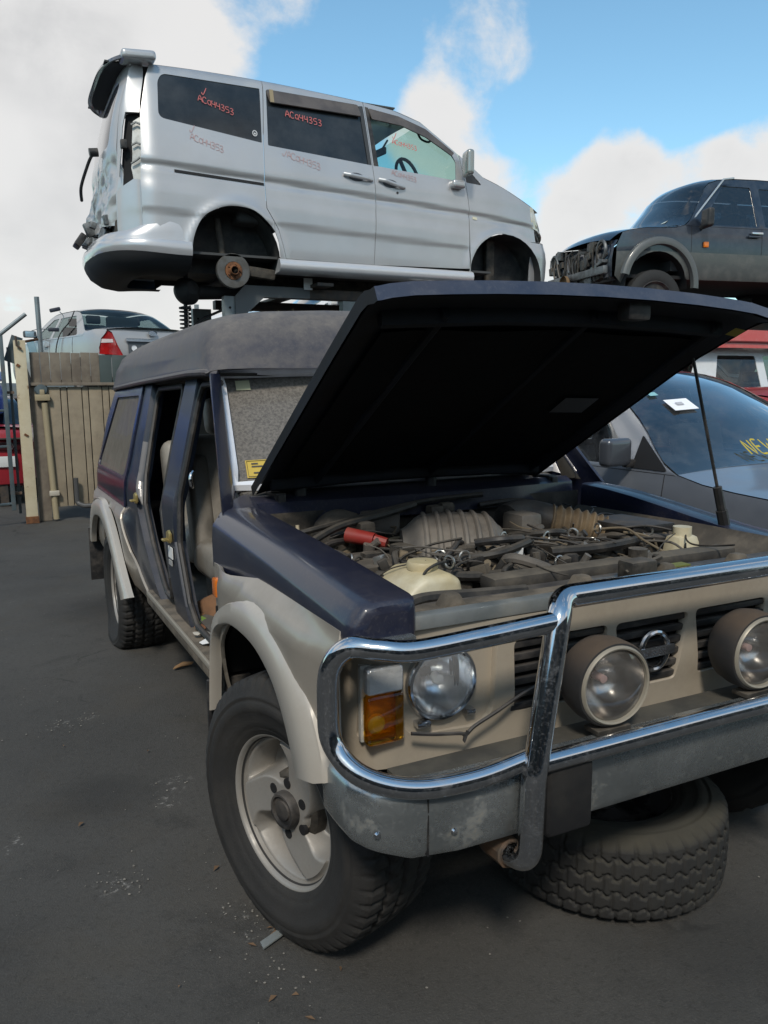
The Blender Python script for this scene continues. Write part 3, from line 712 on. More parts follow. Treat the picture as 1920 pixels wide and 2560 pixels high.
b = B(); b.box((.20, -.33, 1.008), (.15, .035, .004)); b.o('warning_label', mat('olive label', (.16, .17, .04), .6), suv, smooth=False)
b = B(); b.tube(cr([(-.68, -.36, 1.0), (-.6, -.33, 1.012), (-.45, -.33, 1.005), (-.30, -.34, 1.0)], 5), .016, 8); b.o('hose', hosem, suv)
# ---- bumper
def bumprow(sgn, t):
    # t 0 centre .. 1 side end
    pts = [(0, -.655), (.45, -.655), (.68, -.650), (.80, -.638), (.87, -.605), (.895, -.545), (.898, -.48), (.898, -.42)]
    return pts
path = [(-x, y) for x, y in reversed(bumprow(1, 0)[1:])] + bumprow(1, 0)
path = [(v.x, v.y) for v in fillet3([Vector((p[0], p[1], 0)) for p in path], .08)]
def bsec(p, i):
    n = Vector((path[min(i+1, len(path)-1)][1]-path[max(i-1, 0)][1], -(path[min(i+1, len(path)-1)][0]-path[max(i-1, 0)][0]))).normalized()
    drop = 0.0 if abs(p[0]) < .9 else 0.0
    zt, zb = .715, .545
    if abs(p[0]) > .74: zb += .025*sm(.74, .89, abs(p[0]))
    prof = [(-.055, zt-.004), (-.03, zt), (-.012, zt-.004), (0, zt-.018), (.004, zt-.06), (.002, (zt+zb)/2), (.0, zb+.025), (-.012, zb+.004), (-.05, zb-.004), (-.055, zb+.01)]
    return [Vector((p[0]+n.x*d, p[1]+n.y*d, z)) for d, z in prof]
b = B(); b.grid([bsec(p, i) for i, p in enumerate(path)]); bumper = b.o('bumper', steelbump, suv, sharp=45)
for x, z in ((-.775, .668), (-.775, .60), (-.70, .605), (-.86, .62), (-.50, .61), (.775, .66), (.30, .66)):
    b = B(); b.lathe([(.0001, .006), (.005, .005), (.008, 0)], 10, FRM(x, -.652+(.016 if abs(x) > .7 else 0)+(.02 if abs(x) > .8 else 0), z)); b.o('bumper_bolt', chrome, bumper)
b = B(); b.box((-.758, -.640, .635), (.003, .012, .15)); b.o('bumper_seam', blackpl, bumper)
for s in (-1, 1):
    b = B(); b.box((s*.43, -.672, .632), (.125, .05, .165), bev=.016, seg=3); b.o('bumper_overrider', mat('black rubber block', (.012, .012, .013), .6, 0, dust=(.13, .115, .09), damt=.12, dup=.35), bumper)
# ---- bull bar
def bull(name, pts, r_=.027, fil=.09): b = B(); b.tube(cr(pts, 8) if fil else pts, r_, 16); return b.o(name, chrome, bar)
b = B()
hoop = [(-.535, -.60, .485), (-.535, -.69, .51), (-.535, -.70, .71), (-.445, -.655, 1.035), (-.41, -.62, 1.062), (.41, -.62, 1.062), (.445, -.655, 1.035), (.535, -.70, .71), (.535, -.69, .51), (.535, -.60, .485)]
b.tube(fillet3([Vector(p) for p in hoop], [0, .06, .14, .07, .10, .10, .07, .14, .06, 0], 10), .0270, 18); bar = b.o('bull_bar', chrome, suv)
for s in (-1, 1):
    bull('headlight_loop', [(s*.462, -.655, 1.022), (s*.64, -.648, 1.012), (s*.78, -.626, 1.0), (s*.845, -.60, 1.005), (s*.895, -.565, 1.005), (s*.925, -.54, .96), (s*.93, -.535, .88), (s*.925, -.545, .80), (s*.885, -.595, .745), (s*.79, -.64, .716), (s*.66, -.665, .718), (s*.535, -.675, .738)], .0225, .07)
    b = B(); b.tube([(s*.535, -.62, .49), (s*.535, -.55, .485), (s*.535, -.42, .52)], .034, 10); b.o('bar_mount', rusty_steel, bar)
    b = B(); b.box((s*.80, -.50, .985), (.16, .05, .018), bev=.004); b.o('bar_bracket', steelbump, bar)
bull('cross_tube', [(-.535, -.688, .728), (0, -.688, .730), (.535, -.688, .728)], .0225, 0)
# ---- driving lamps
spot_b = mat('driving lamp shell', (.022, .022, .023), .6, 0, dust=(.14, .095, .06), damt=.12, dscale=7, dup=.5)
for s in (-1, 1):
    mt = Matrix.Translation((s*.247, -.600, .832)) @ Matrix.Rotation(R(-4), 4, 'Z') @ Matrix.Rotation(R(90), 4, 'X')
    b = B(); b.lathe([(.0001, -.095), (.05, -.093), (.082, -.082), (.098, -.06), (.104, -.03), (.104, .012), (.100, .022), (.093, .024)], 44, mt); sl = b.o('driving_lamp', spot_b, suv)
    b = B(); b.lathe([(.0001, -.06), (.03, -.055), (.06, -.03), (.080, .005), (.085, .02)], 40, mt); b.o('reflector', mat('tarnished reflector', (.70, .66, .62), .22, .95), sl)
    b = B(); b.cyl(mt @ Vector((0, 0, -.055)), mt @ Vector((0, 0, -.02)), .010); b.o('bulb', mat('bulb pink', (.55, .38, .36), .2), sl)
    b = B(); b.lathe([(.0001, .034), (.04, .032), (.07, .027), (.088, .019)], 40, mt); b.o('lens', lensglass, sl)
    b = B(); b.lathe([(.086, .020), (.087, .029), (.091, .031), (.095, .026), (.097, .018)], 44, mt); b.o('lamp_rim', mat('cream rim', (.34, .305, .24), .4, .3, dust=DUST, damt=.3), sl)
    b = B(); b.cyl((s*.247, -.585, .735), (s*.247, -.62, .70), .014); b.box((s*.247, -.60, .722), (.10, .05, .012), bev=.003); b.o('lamp_bracket', grime, sl)
# skirt behind bumper
b = B(); b.box((0, -.555, .690), (1.56, .11, .008)); b.o('bumper_tray', mat('dull tray', (.10, .092, .075), .7, .2, col2=(.06, .057, .05), nscale=9), suv)
b = B(); b.box((0, -.405, .640), (1.50, .01, .10)); b.o('lower_valance', blackm, suv)

# ---- wheels
def tyre_mesh(Rr, rim, hw_, pat, seg=200):
    prof = [(rim-.012, hw_-.040), (rim+.004, hw_-.020), (rim+.014, hw_-.016), (rim+.018, hw_-.012), (rim+.024, hw_-.012), (rim+.028, hw_-.008), (rim+.045, hw_-.001), ((Rr+rim)/2-.012, hw_+.004), ((Rr+rim)/2-.008, hw_+.0075), ((Rr+rim)/2+.012, hw_+.0075), ((Rr+rim)/2+.016, hw_+.005), (Rr-.060, hw_+.002), (Rr-.055, hw_+.006), (Rr-.050, hw_+.002), (Rr-.036, hw_-.004), (Rr-.02, hw_-.012), (Rr-.006, hw_-.024)]
    tw = hw_-.028; nt = 48
    tread = [(Rr-.006*(abs(h)/tw)**2.5, h) for h in [tw-2*tw*i/nt for i in range(nt+1)]]
    full = prof + tread + [(r_, -h) for r_, h in reversed(prof)]
    rings = []
    for k in range(seg):
        a = 2*math.pi*k/seg; row = []
        for i, (r_, h) in enumerate(full):
            if r_ > Rr-.025:
                x = h/tw; g = pat(x, a*Rr); r_ -= .0095*g
                if abs(x) > 1: r_ += .0
            row.append(Vector((r_*math.cos(a), r_*math.sin(a), h)))
        rings.append(row)
    return rings
def tri(x): return abs((x % 1.0)-.5)*2
def pat_hex(x, s):
    g = 0; p = .052
    for k, c in enumerate((-.78, -.26, .26, .78)):
        off = (tri(s/p+(.5 if k % 2 else 0))-.5)*.20
        g = max(g, 1-sm(.022, .055, abs(x-c-off)))
    for lo, hi, ph in ((-.78, -.26, 0), (-.26, .26, .5), (.26, .78, 0)):
        if lo-.1 < x < hi+.1:
            d = abs(((s/p+ph+.25) % 1.0)-.5); g = max(g, (1-sm(.03, .07, d))*.9)
    if abs(x) > .72: g = max(g, (1-sm(.06, .12, abs(((s/p*1.0) % 1.0)-.5))))
    return g
def pat_at(x, s):
    g = 0; p = .045
    for k, c in enumerate((-.55, 0, .55)):
        g = max(g, 1-sm(.04, .09, abs(x-c-(tri(s/p)-.5)*.12)))
    d = abs(((s/p+x*.35) % 1.0)-.5); g = max(g, (1-sm(.08, .15, d))*(.9 if abs(x) > .55 else .5))
    return g
def wheel(parent, mt, ang, pat, Rr=.385, tm=None, flat=None, seg=360):
    b = B(); rings = []
    NA, rs_ = 240, [0, .03, .045] + [.05+.004*q for q in range(33)] + [.182, .186, .190, .196, .200, .205, .210, .214, .214, .208, .200]
    for k in range(NA):
        a = 2*math.pi*k/NA; row = []
        for i, r_ in enumerate(rs_):
            lip = i-len(rs_)
            if i >= 41: h = (.098, .105, .106, .102, .09, .0)[i-41] if i-41 < 6 else 0
            else:
                h = .078 + .012*sm(.07, .19, r_)
                if r_ > .184: h = .092-.016*sm(.184, .194, r_)
                m_ = 0
                for q in range(3):
                    th = 2*math.pi*q/3 + .9*(r_-.13)/.1*.55
                    d = abs((a-th+math.pi) % (2*math.pi)-math.pi)
                    wq = R(13)+R(23)*sm(.06, .16, r_)
                    m_ = max(m_, sm(wq+R(6), wq-R(5), d)*sm(.066, .092, r_)*sm(.192, .182, r_))
                h -= m_*(.055+.045*sm(.10, .18, r_))
            row.append(mt @ Vector((r_*math.cos(a+ang), r_*math.sin(a+ang), h)))
        rings.append(row)
    b.rings(rings, loop=True, close=False)
    b.lathe([(.200, -.02), (.205, -.10), (.212, -.105)], 48, mt)
    wh = b.o('wheel', wheel_m, parent, sharp=60, nomap=True)
    b = B(); b.lathe([(.052, .05), (.052, .094), (.047, .102), (.041, .102), (.039, .094), (.028, .094), (.026, .099), (.0001, .099)], 36, mt); hb = b.o('hub', mat('black hub', (.02, .02, .021), .5, .2, dust=DUST, damt=.4), wh, nomap=True)
    b = B(); b.lathe([(.105, .02), (.10, .055), (.085, .066), (.078, .06)], 40, mt); b.o('brake_disc', grime, wh, nomap=True)
    for k in range(6):
        a = ang+R(30)+k*math.pi/3; p = Vector((.0735*math.cos(a), .0735*math.sin(a), 0))
        b = B(); b.lathe([(.0001, .074), (.008, .073), (.010, .068), (.010, .05)], 6, mt @ Matrix.Translation(p)); b.o('wheel_nut', grime, wh, nomap=True)
        b = B(); b.lathe([(.0001, .0800), (.0145, .0803), (.0150, .07)], 16, mt @ Matrix.Translation(p)); b.o('nut_recess', blackm, wh, nomap=True)
    rg = tyre_mesh(Rr, .212, .128, pat, seg)
    b = B()
    rg = [[mt @ v for v in row] for row in rg]
    if flat: rg = [[flat(v) for v in row] for row in rg]
    b.rings(rg, loop=True, close=False); b.o('tyre', tm or rubber, wh, nomap=True, sharp=None)
    return wh
RZ = lambda d: Matrix.Rotation(R(d), 4, 'Z')
STEER = 18.0
out_l = Matrix.Rotation(R(-90), 4, 'Y')    # local z -> -x
out_r = Matrix.Rotation(R(90), 4, 'Y')
def flatten(cx):
    def f(v):
        if v.z < .10:
            k = sm(.10, -.08, v.z); side_ = 1 if v.x > cx else -1
            return Vector((v.x+side_*.035*k*(abs(v.x-cx)/.13), v.y, max(v.z, .004) if v.z > .0 else .004+.0005*k))
        return v
    return f
wheel(suv, Matrix.Translation((-.775, 0, .378)) @ RZ(STEER) @ out_l, R(150), pat_at, Rr=.378)
wheel(suv, Matrix.Translation((.775, 0, .385)) @ RZ(STEER) @ out_r, R(40), pat_at, seg=120)
wheel(suv, Matrix.Translation((-.795, 2.98, .315)) @ out_l, R(70), pat_at, flat=flatten(-.795))
wheel(suv, Matrix.Translation((.795, 2.98, .37)) @ out_r, R(10), pat_at, seg=120)
# underbody
for y in (0, 2.98):
    b = B(); b.cyl((-.66, y, .37), (.66, y, .37), .05); b.lathe([(.0001, -.12), (.10, -.10), (.14, 0), (.10, .10), (.0001, .12)], 20, Matrix.Translation((.15, y, .37)) @ Matrix.Rotation(R(90), 4, 'X')); b.o('axle', grime, suv, nomap=True)
for s in (-1, 1):
    b = B(); b.box((s*.42, 1.95, .50), (.09, 4.1, .12), bev=.01); b.o('chassis_rail', blackm, suv)
    for y in (.0, 2.98):
        b = B(); b.tube([(s*.5+.07*math.cos(k*.7), y+.1+.07*math.sin(k*.7), .42+.0045*k) for k in range(64)], .009, 6); b.o('coil_spring', grime, suv)
b = B(); b.tube([(-.60, -.16, .36), (.60, -.16, .36)], .016); b.o('tie_rod', grime, suv)

# ---- engine bay
b = B()
b.add([(-.70, .66, .55), (.70, .66, .55), (.70, .66, 1.10), (-.70, .66, 1.10)], [(0, 1, 2, 3)]); b.o('firewall', bay_m, suv, smooth=False)
for s in (-1, 1):
    b = B(); b.grid([[(s*.70, y, 1.04), (s*.66, y, 1.0), (s*.58, y, .95), (s*.54, y, .62)] for y in (-.42, 0, .35, .66)]); b.o('inner_guard', bay_m, suv)
b = B(); b.add([(-.7, -.36, .56), (.7, -.36, .56), (.7, .66, .56), (-.7, .66, .56)], [(0, 1, 2, 3)]); b.o('engine_undertray', blackm, suv, smooth=False)
b = B(); b.box((.10, -.235, .80), (.86, .06, .40), bev=.008); b.box((.10, -.235, 1.0), (.90, .075, .04), bev=.012); rad = b.o('radiator', mat('dusty radiator', (.055, .05, .045), .6, .3, dust=(.17, .145, .11), damt=.45, dup=.4, dscale=12), suv)
b = B(); b.cyl((.18, -.235, 1.0), (.18, -.235, 1.045), .028); b.o('radiator_cap', grime, rad)
b = B(); b.box((.10, -.16, .82), (.80, .08, .36), bev=.03); b.o('fan_shroud', blackpl, suv)
b = B(); b.box((.02, .22, .80), (.44, .66, .34), bev=.04); b.o('engine_block', grime, suv)
for s in (-1, 1):
    b = B(); b.box((.02+s*.20, .22, .965), (.15, .58, .09), bev=.03); b.o('rocker_cover', grime, suv)
XF = lambda v: (v[0]-.12, v[1], v[2]-.012-.021*max(0.0, v[1]))
# ribbed intake plenum
rows = []
for i in range(33):
    t = i/32; y = .06+.44*t; zt = 1.105+.018*math.sin(math.pi*t)
    rib = 0
    k = 1-.25*sm(.8, 1, t)-.22*sm(.12, 0, t)
    row = []
    for j in range(17):
        a = math.pi*j/16; row.append(Vector((.03-(.185+rib)*k*math.cos(a)*(1-.10*math.sin(a)), y, .965+(zt-.965+rib)*k*math.sin(a)**.75)))
    rows.append(row)
mtp = Matrix.Translation((-.05, .25, .006)) @ RZ(66) @ Matrix.Diagonal((1.08, .74, 1.0, 1)) @ Matrix.Translation((-.03, -.28, 0))
b = B(); b.grid([[mtp @ v for v in r_] for r_ in rows])
for r_ in (rows[0], rows[-1]): b.add([mtp @ v for v in r_], [tuple(range(len(r_)))])
plen = b.o('intake_plenum', alloy, suv, sharp=None)
for i in (5, 9, 13, 17, 21, 25):
    b = B(); b.tube([mtp @ (v+Vector((0, 0, .002))) for v in rows[i][0:10]], [.012-.0005*q for q in range(10)], 8); b.o('plenum_rib', alloy, plen)
for k in range(34):
    x, y = rnd.uniform(-.45, .58), rnd.uniform(-.14, .10); z = rnd.uniform(.985, 1.045); m_ = rnd.choice([grime, bay_m, alloy, blackpl, tandust, hosem, mat('zinc fitting', (.40, .40, .38), .35, .8), mat('tan fitting', (.20, .155, .10), .7)])
    b = B()
    if k % 3: b.box((x, y, z), (rnd.uniform(.015, .05), rnd.uniform(.015, .05), rnd.uniform(.02, .05)), rot=RZ(rnd.uniform(0, 90)) @ Matrix.Rotation(rnd.uniform(-.5, .5), 4, 'X'), bev=.004)
    else: b.tube([(x, y, z-.03), (x+rnd.uniform(-.03, .03), y+rnd.uniform(-.03, .03), z+.015)], rnd.uniform(.007, .016), 10)
    b.o('engine_fitting', m_, suv)
b = B(); b.box((.235, .25, 1.05), (.09, .12, .12), bev=.02); b.o('throttle_body', alloy, suv)
# air hose: black elbow then brown corrugated sleeve to the air box
b = B(); b.tube(cr([(.22, .32, 1.075), (.30, .34, 1.085), (.36, .32, 1.075), (.40, .29, 1.06)], 6), .055, 16); b.o('intake_hose', blackpl, suv)
pts = cr([(.39, .295, 1.063), (.45, .26, 1.05), (.51, .22, 1.035), (.55, .19, 1.02)], 14)
b = B(); b.tube(pts, [.055+.006*math.sin(i*1.15) for i in range(len(pts))], 18); b.o('corrugated_hose', mat('brown duct', (.20, .145, .085), .75, 0, col2=(.13, .095, .06), nscale=10), suv)
b = B(); b.tube([(.18, .20, 1.03), (.45, .14, 1.00)], .018, 10); b.o('hose', mat('brown pipe', (.14, .11, .075), .7), suv)
b = B(); b.box((.60, .13, .97), (.17, .24, .20), bev=.02); b.box((.60, .13, 1.055), (.19, .26, .025), bev=.008); b.o('air_box', blackpl, suv)
b = B(); b.box((.55, .52, .98), (.15, .13, .17), bev=.012); b.o('relay_box', mat('grey box', (.13, .125, .11), .7, 0, dust=DUST, damt=.5, dup=.3), suv)
b = B(); b.box((.62, -.10, .97), (.13, .10, .16), bev=.025, taper=(.7, .7)); b.cyl((.62, -.10, 1.04), (.62, -.10, 1.075), .03); b.o('coolant_bottle', tank_m, suv)
XF = lambda v: (v[0], v[1], v[2]-.021*max(0.0, v[1]))
# washer tank
tp = [(-.625, .86), (-.625, .95), (-.60, .98), (-.565, 1.015), (-.53, 1.036), (-.455, 1.038), (-.425, 1.02), (-.415, .98), (-.415, .86)]
bm = bmesh.new(); vs = [bm.verts.new((x, -.235, z)) for x, z in rpoly(tp, .03)]; f = bm.faces.new(vs)
ex = bmesh.ops.extrude_face_region(bm, geom=[f]); bmesh.ops.translate(bm, verts=[v for v in ex['geom'] if isinstance(v, bmesh.types.BMVert)], vec=(0, .20, 0))
bmesh.ops.bevel(bm, geom=[e for e in bm.edges if abs(e.verts[0].co.y-e.verts[1].co.y) < 1e-5], offset=.028, segments=4, profile=.5, affect='EDGES', clamp_overlap=True)
bm.verts.index_update(); b = B(); b.add([v.co.copy() for v in bm.verts], [tuple(v.index for v in f.verts) for f in bm.faces]); bm.free()
wt = b.o('washer_tank', tank_m, suv, sharp=None)
b = B(); b.lathe([(.042, 0), (.044, .014), (.040, .022), (.0001, .025)], 24, Matrix.Translation((-.49, -.135, 1.036))); b.o('tank_cap', tank_m, wt)
# battery, brake gear, red cap, boxes
b = B(); b.box((-.50, .17, .92), (.17, .24, .18), bev=.01); bt = b.o('battery_tray', bay_m, suv)
b = B(); b.lathe([(.0001, .10), (.08, .09), (.105, .05), (.105, -.02), (.08, -.04)], 28, Matrix.Translation((-.42, .60, 1.0)) @ Matrix.Rotation(R(90), 4, 'X')); b.o('brake_booster', bay_m, suv)
b = B(); b.box((-.42, .42, 1.0), (.06, .13, .06), bev=.012); b.box((-.42, .40, 1.06), (.06, .09, .06), bev=.015); b.o('master_cylinder', grime, suv)
XF = lambda v: (v[0]-.12, v[1], v[2]-.005-.021*max(0.0, v[1]))
b = B(); b.tube([(-.375, .36, 1.06), (-.31, .29, 1.048)], [.026, .023], 12); b.tube([(-.31, .29, 1.048), (-.28, .262, 1.038)], [.019, .018], 10); b.o('red_connector_boot', red_pl, suv)
b = B(); b.box((-.155, .02, 1.028), (.075, .05, .05), bev=.006); b.o('sensor_housing', grime, suv)
b = B(); b.grid([[Vector((-.065+.06*i, -.085-.004*j, 1.02+.035*j)) for i in (0, 1)] for j in (0, 1)]); b.o('paper_tag', paper, suv, smooth=False)
b = B(); b.box((-.015, .42, 1.10), (.05, .05, .05), bev=.01); b.box((.06, .47, 1.10), (.05, .04, .05), bev=.01); b.o('vacuum_valve', grime, suv)
for (x, y, z, dx, dy, dz) in ((-.30, .08, .98, .08, .10, .07), (-.36, .20, 1.0, .07, .05, .06), (-.27, .17, 1.0, .05, .08, .10), (-.10, -.05, .98, .10, .07, .10), (.05, -.06, .99, .08, .06, .06), (.30, .05, .98, .12, .09, .06), (.42, .02, .96, .09, .08, .07), (.16, -.09, .98, .05, .05, .09), (-.22, -.08, .96, .06, .06, .09), (.32, .45, .98, .10, .08, .10), (-.16, .56, 1.06, .14, .06, .08), (.12, .60, 1.05, .10, .05, .10), (-.58, .36, .99, .07, .10, .06), (-.60, .52, 1.0, .08, .07, .05)):
    b = B(); b.box((x, y, z), (dx, dy, dz), rot=RZ(rnd.uniform(-25, 25)), bev=.012); b.o('engine_fitting', rnd.choice([grime, bay_m, alloy, blackpl, grime]), suv)
for (x, y, z, r_, L) in ((-.05, -.03, 1.02, .028, .09), (.0, .0, 1.03, .022, .07), (-.24, .02, 1.0, .02, .12), (.24, -.03, 1.0, .03, .08), (.36, .12, 1.01, .022, .10), (-.33, .29, 1.02, .02, .1)):
    b = B(); b.cyl((x, y, z-.04), (x+rnd.uniform(-.02, .02), y+rnd.uniform(-.04, .04), z+.02), r_, r_*.9, 14); b.cyl((x, y, z+.0), (x+.02, y-.03, z+.03), r_*.6, seg=10); b.o('engine_fitting', rnd.choice([grime, alloy, blackpl]), suv)
b = B(); b.lathe([(.0001, .02), (.05, .018), (.075, 0), (.078, -.03), (.06, -.035)], 28, Matrix.Translation((-.02, -.11, .93)) @ Matrix.Rotation(R(90), 4, 'X')); b.o('fan_pulley', grime, suv)
hose_c = [hosem, hosem, blackpl, mat('grey dusty cable', (.10, .09, .078), .7, 0, dust=DUST, damt=.4), mat('tan dusty hose', (.17, .135, .09), .75)]
for k in range(90):
    x = rnd.uniform(-.48, .60); y = rnd.uniform(-.12, .50); z = rnd.uniform(.98, 1.05)
    if abs(x-.03) < .2 and y > .1: z = rnd.uniform(1.0, 1.04); y -= .15
    pts = [Vector((x, y, z))]; d = Vector((rnd.uniform(-1, 1), rnd.uniform(-1, 1), 0)).normalized()
    for q in range(4):
        d = (d+Vector((rnd.uniform(-.8, .8), rnd.uniform(-.8, .8), 0))).normalized()
        nx = pts[-1]+d*rnd.uniform(.05, .11); nx.z = min(1.06, max(.93, nx.z+rnd.uniform(-.03, .025)-.006*q)); nx.x = max(-.5, min(.65, nx.x)); nx.y = max(-.2, min(.6, nx.y)); pts.append(nx)
    b = B(); b.tube(cr(pts, 5), rnd.choice([.004, .005, .006, .008, .011, .015]), 8); b.o('hose', rnd.choice(hose_c), suv)
for pts, r_, m_ in (([(-.60, .45, 1.05), (-.45, .42, 1.08), (-.2, .52, 1.10), (.05, .58, 1.12), (.3, .60, 1.125)], .010, hosem), ([(-.52, .30, 1.06), (-.40, .36, 1.09), (-.22, .44, 1.10), (-.05, .50, 1.12)], .013, hosem),
                    ([(-.60, .10, 1.0), (-.52, -.02, 1.01), (-.58, -.12, 1.0), (-.60, -.2, 1.0)], .009, hose_c[3]), ([(-.62, .25, 1.02), (-.60, .05, 1.02), (-.63, -.15, 1.01)], .007, hose_c[3]),
                    ([(-.20, -.04, 1.03), (-.1, -.10, 1.05), (.02, -.06, 1.06), (.1, .02, 1.05)], .013, hosem), ([(-.1, .02, 1.06), (-.05, -.04, 1.075), (.03, -.03, 1.07), (.05, .04, 1.06)], .012, blackpl),
                    ([(.1, -.08, 1.03), (.25, -.1, 1.03), (.4, -.08, 1.03), (.5, -.02, 1.02)], .016, hosem), ([(-.53, .40, 1.10), (-.53, .39, 1.03)], .006, mat('cream strip', (.45, .38, .26), .6)),
                    ([(.30, .62, 1.08), (.45, .60, 1.09), (.55, .55, 1.07)], .012, hosem), ([(.12, .16, 1.04), (.2, .06, 1.06), (.28, .08, 1.05), (.3, .2, 1.03)], .012, hosem)):
    b = B(); b.tube(cr(pts, 6), r_, 8); b.o('hose', m_, suv)

for k in range(70):      # thin wires, clamps and plugs
    x, y, z = rnd.uniform(-.48, .62), rnd.uniform(-.16, .52), rnd.uniform(1.0, 1.065)
    if -.3 < x < .25 and y > .1: y = rnd.uniform(-.16, .08)
    if k % 4 == 0:
        b = B(); mt = Matrix.Translation((x, y, z)) @ RZ(rnd.uniform(0, 180)) @ Matrix.Rotation(R(90), 4, 'X'); b.tube([mt @ Vector((.017*math.cos(a), .017*math.sin(a), 0)) for a in [2*math.pi*q/12 for q in range(12)]], .0035, 5, closed=True); b.o('hose_clamp', mat('zinc fitting', (.40, .40, .38), .35, .8), suv)
    else:
        pts = [Vector((x, y, z))]; d = Vector((rnd.uniform(-1, 1), rnd.uniform(-1, 1), rnd.uniform(-.1, .1))).normalized()
        for q in range(5):
            d = (d+Vector((rnd.uniform(-.7, .7), rnd.uniform(-.7, .7), rnd.uniform(-.25, .2)))).normalized(); nx = pts[-1]+d*.05; nx.z = min(1.075, max(.97, nx.z)); pts.append(nx)
        b = B(); b.tube(cr(pts, 4), rnd.choice([.002, .003, .004]), 5); b.o('wire', rnd.choice([hosem, blackpl, hose_c[3], hose_c[4], hosem]), suv)
XF = lambda v: (v[0], v[1], v[2]-.021*max(0.0, v[1]))
# ---- cabin
b = B(); b.box((0, 2.1, .565), (1.56, 3.1, .04)); b.o('cabin_floor', trim_m, suv)
b = B(); b.box((0, 1.5, .64), (.26, 1.5, .14), bev=.04); b.o('transmission_tunnel', trim_m, suv)
b = B(); b.box((0, .97, 1.06), (1.42, .30, .22), bev=.05); b.box((0, .85, .85), (1.40, .10, .5)); dash = b.o('dashboard', trim_m, suv)
mts = Matrix.Translation((-.36, 1.20, 1.10)) @ Matrix.Rotation(R(-65), 4, 'X')
b = B(); b.tube([mts @ Vector((.185*math.cos(2*math.pi*k/32), .185*math.sin(2*math.pi*k/32), 0)) for k in range(32)], .014, 8, closed=True); b.tube([mts @ Vector((-.18, 0, 0)), mts @ Vector((0, 0, -.03)), mts @ Vector((.18, 0, 0))], .016, 8); b.cyl(mts @ Vector((0, 0, -.02)), mts @ Vector((0, 0, -.25)), .03); b.o('steering_wheel', blackpl, suv)
def cushion(c, d, rot=None, bev=.05, pinch=0.0, seg=4):
    bb = B(); bb.box(c, d, rot=rot, bev=bev, seg=seg); return bb
def seat(x, y, w_):
    b = cushion((x, y, .80), (w_, .50, .16), bev=.06); st = b.o('seat', leather, suv, sharp=None)
    rx = Matrix.Rotation(R(-16), 4, 'X')
    b = cushion((x, y+.30, 1.06), (w_, .15, .58), rot=rx, bev=.065)
    for s in (-1, 1): b.box((x+s*(w_/2-.05), y+.255, 1.02), (.10, .13, .48), rot=rx, bev=.045, seg=4)
    b.o('backrest', leather, st, sharp=None)
    b = cushion((x, y+.40, 1.43), (w_*.55, .10, .17), rot=rx, bev=.045); b.o('headrest', leather, st, sharp=None)
    b = B(); b.cyl((x-.08, y+.385, 1.28), (x-.08, y+.40, 1.42), .006); b.cyl((x+.08, y+.385, 1.28), (x+.08, y+.40, 1.42), .006); b.o('headrest_post', chrome, st)
    b = B(); b.box((x, y, .66), (w_*.8, .46, .12), bev=.02); b.o('seat_base', blackpl, st)
    return st
seat(-.45, 1.40, .54); seat(.40, 1.40, .52)
b = cushion((0, 2.05, .80), (1.40, .46, .18), bev=.06); rs2 = b.o('rear_seat', leather, suv, sharp=None)
b = cushion((0, 2.32, 1.04), (1.40, .16, .52), rot=Matrix.Rotation(R(-18), 4, 'X'), bev=.06); b.o('backrest', leather, rs2, sharp=None)
for x in (-.4, .4):
    b = cushion((x, 2.42, 1.38), (.28, .09, .15), bev=.04); b.o('headrest', leather, rs2, sharp=None)
# far-side doors close the cabin
for y0, y1 in ((.64, 1.52), (1.55, 2.40)):
    if y0 < 1: ol = [(y0, .56), (y1, .56), (y1, 1.10), (y1, 1.585), (1.10, 1.585), (y0+.02, 1.13)]; wn = [(y0+.16, 1.13), (y1-.06, 1.13), (y1-.06, 1.54), (1.16, 1.54)]
    else: ol = [(y0, .56), (1.9, .56), (2.30, .92), (y1, 1.10), (y1, 1.585), (y0, 1.585)]; wn = [(y0+.06, 1.13), (y1-.06, 1.13), (y1-.06, 1.54), (y0+.06, 1.54)]
    dr = panel('door', ol, side, blue, suv, [rpoly(wn, .03)], flip=True, mirror=True, h=.09)
    panel('door_window', wn, side, dwin, dr, flip=True, mirror=True, inset=.01, flange=0, h=.15)
# tail
b = B(); b.grid([[(x, 4.20+.05*(1-(x/.72)**2), .60), (x, 4.21+.05*(1-(x/.72)**2), 1.05), (x*.96, 3.78+.05*(1-(x/.72)**2), 1.60)] for x in (-.72, -.4, 0, .4, .72)]); b.o('tailgate', blue, suv)
b = B(); b.box((0, 4.28, .60), (1.7, .10, .16), bev=.03); b.o('rear_bumper', steelbump, suv)
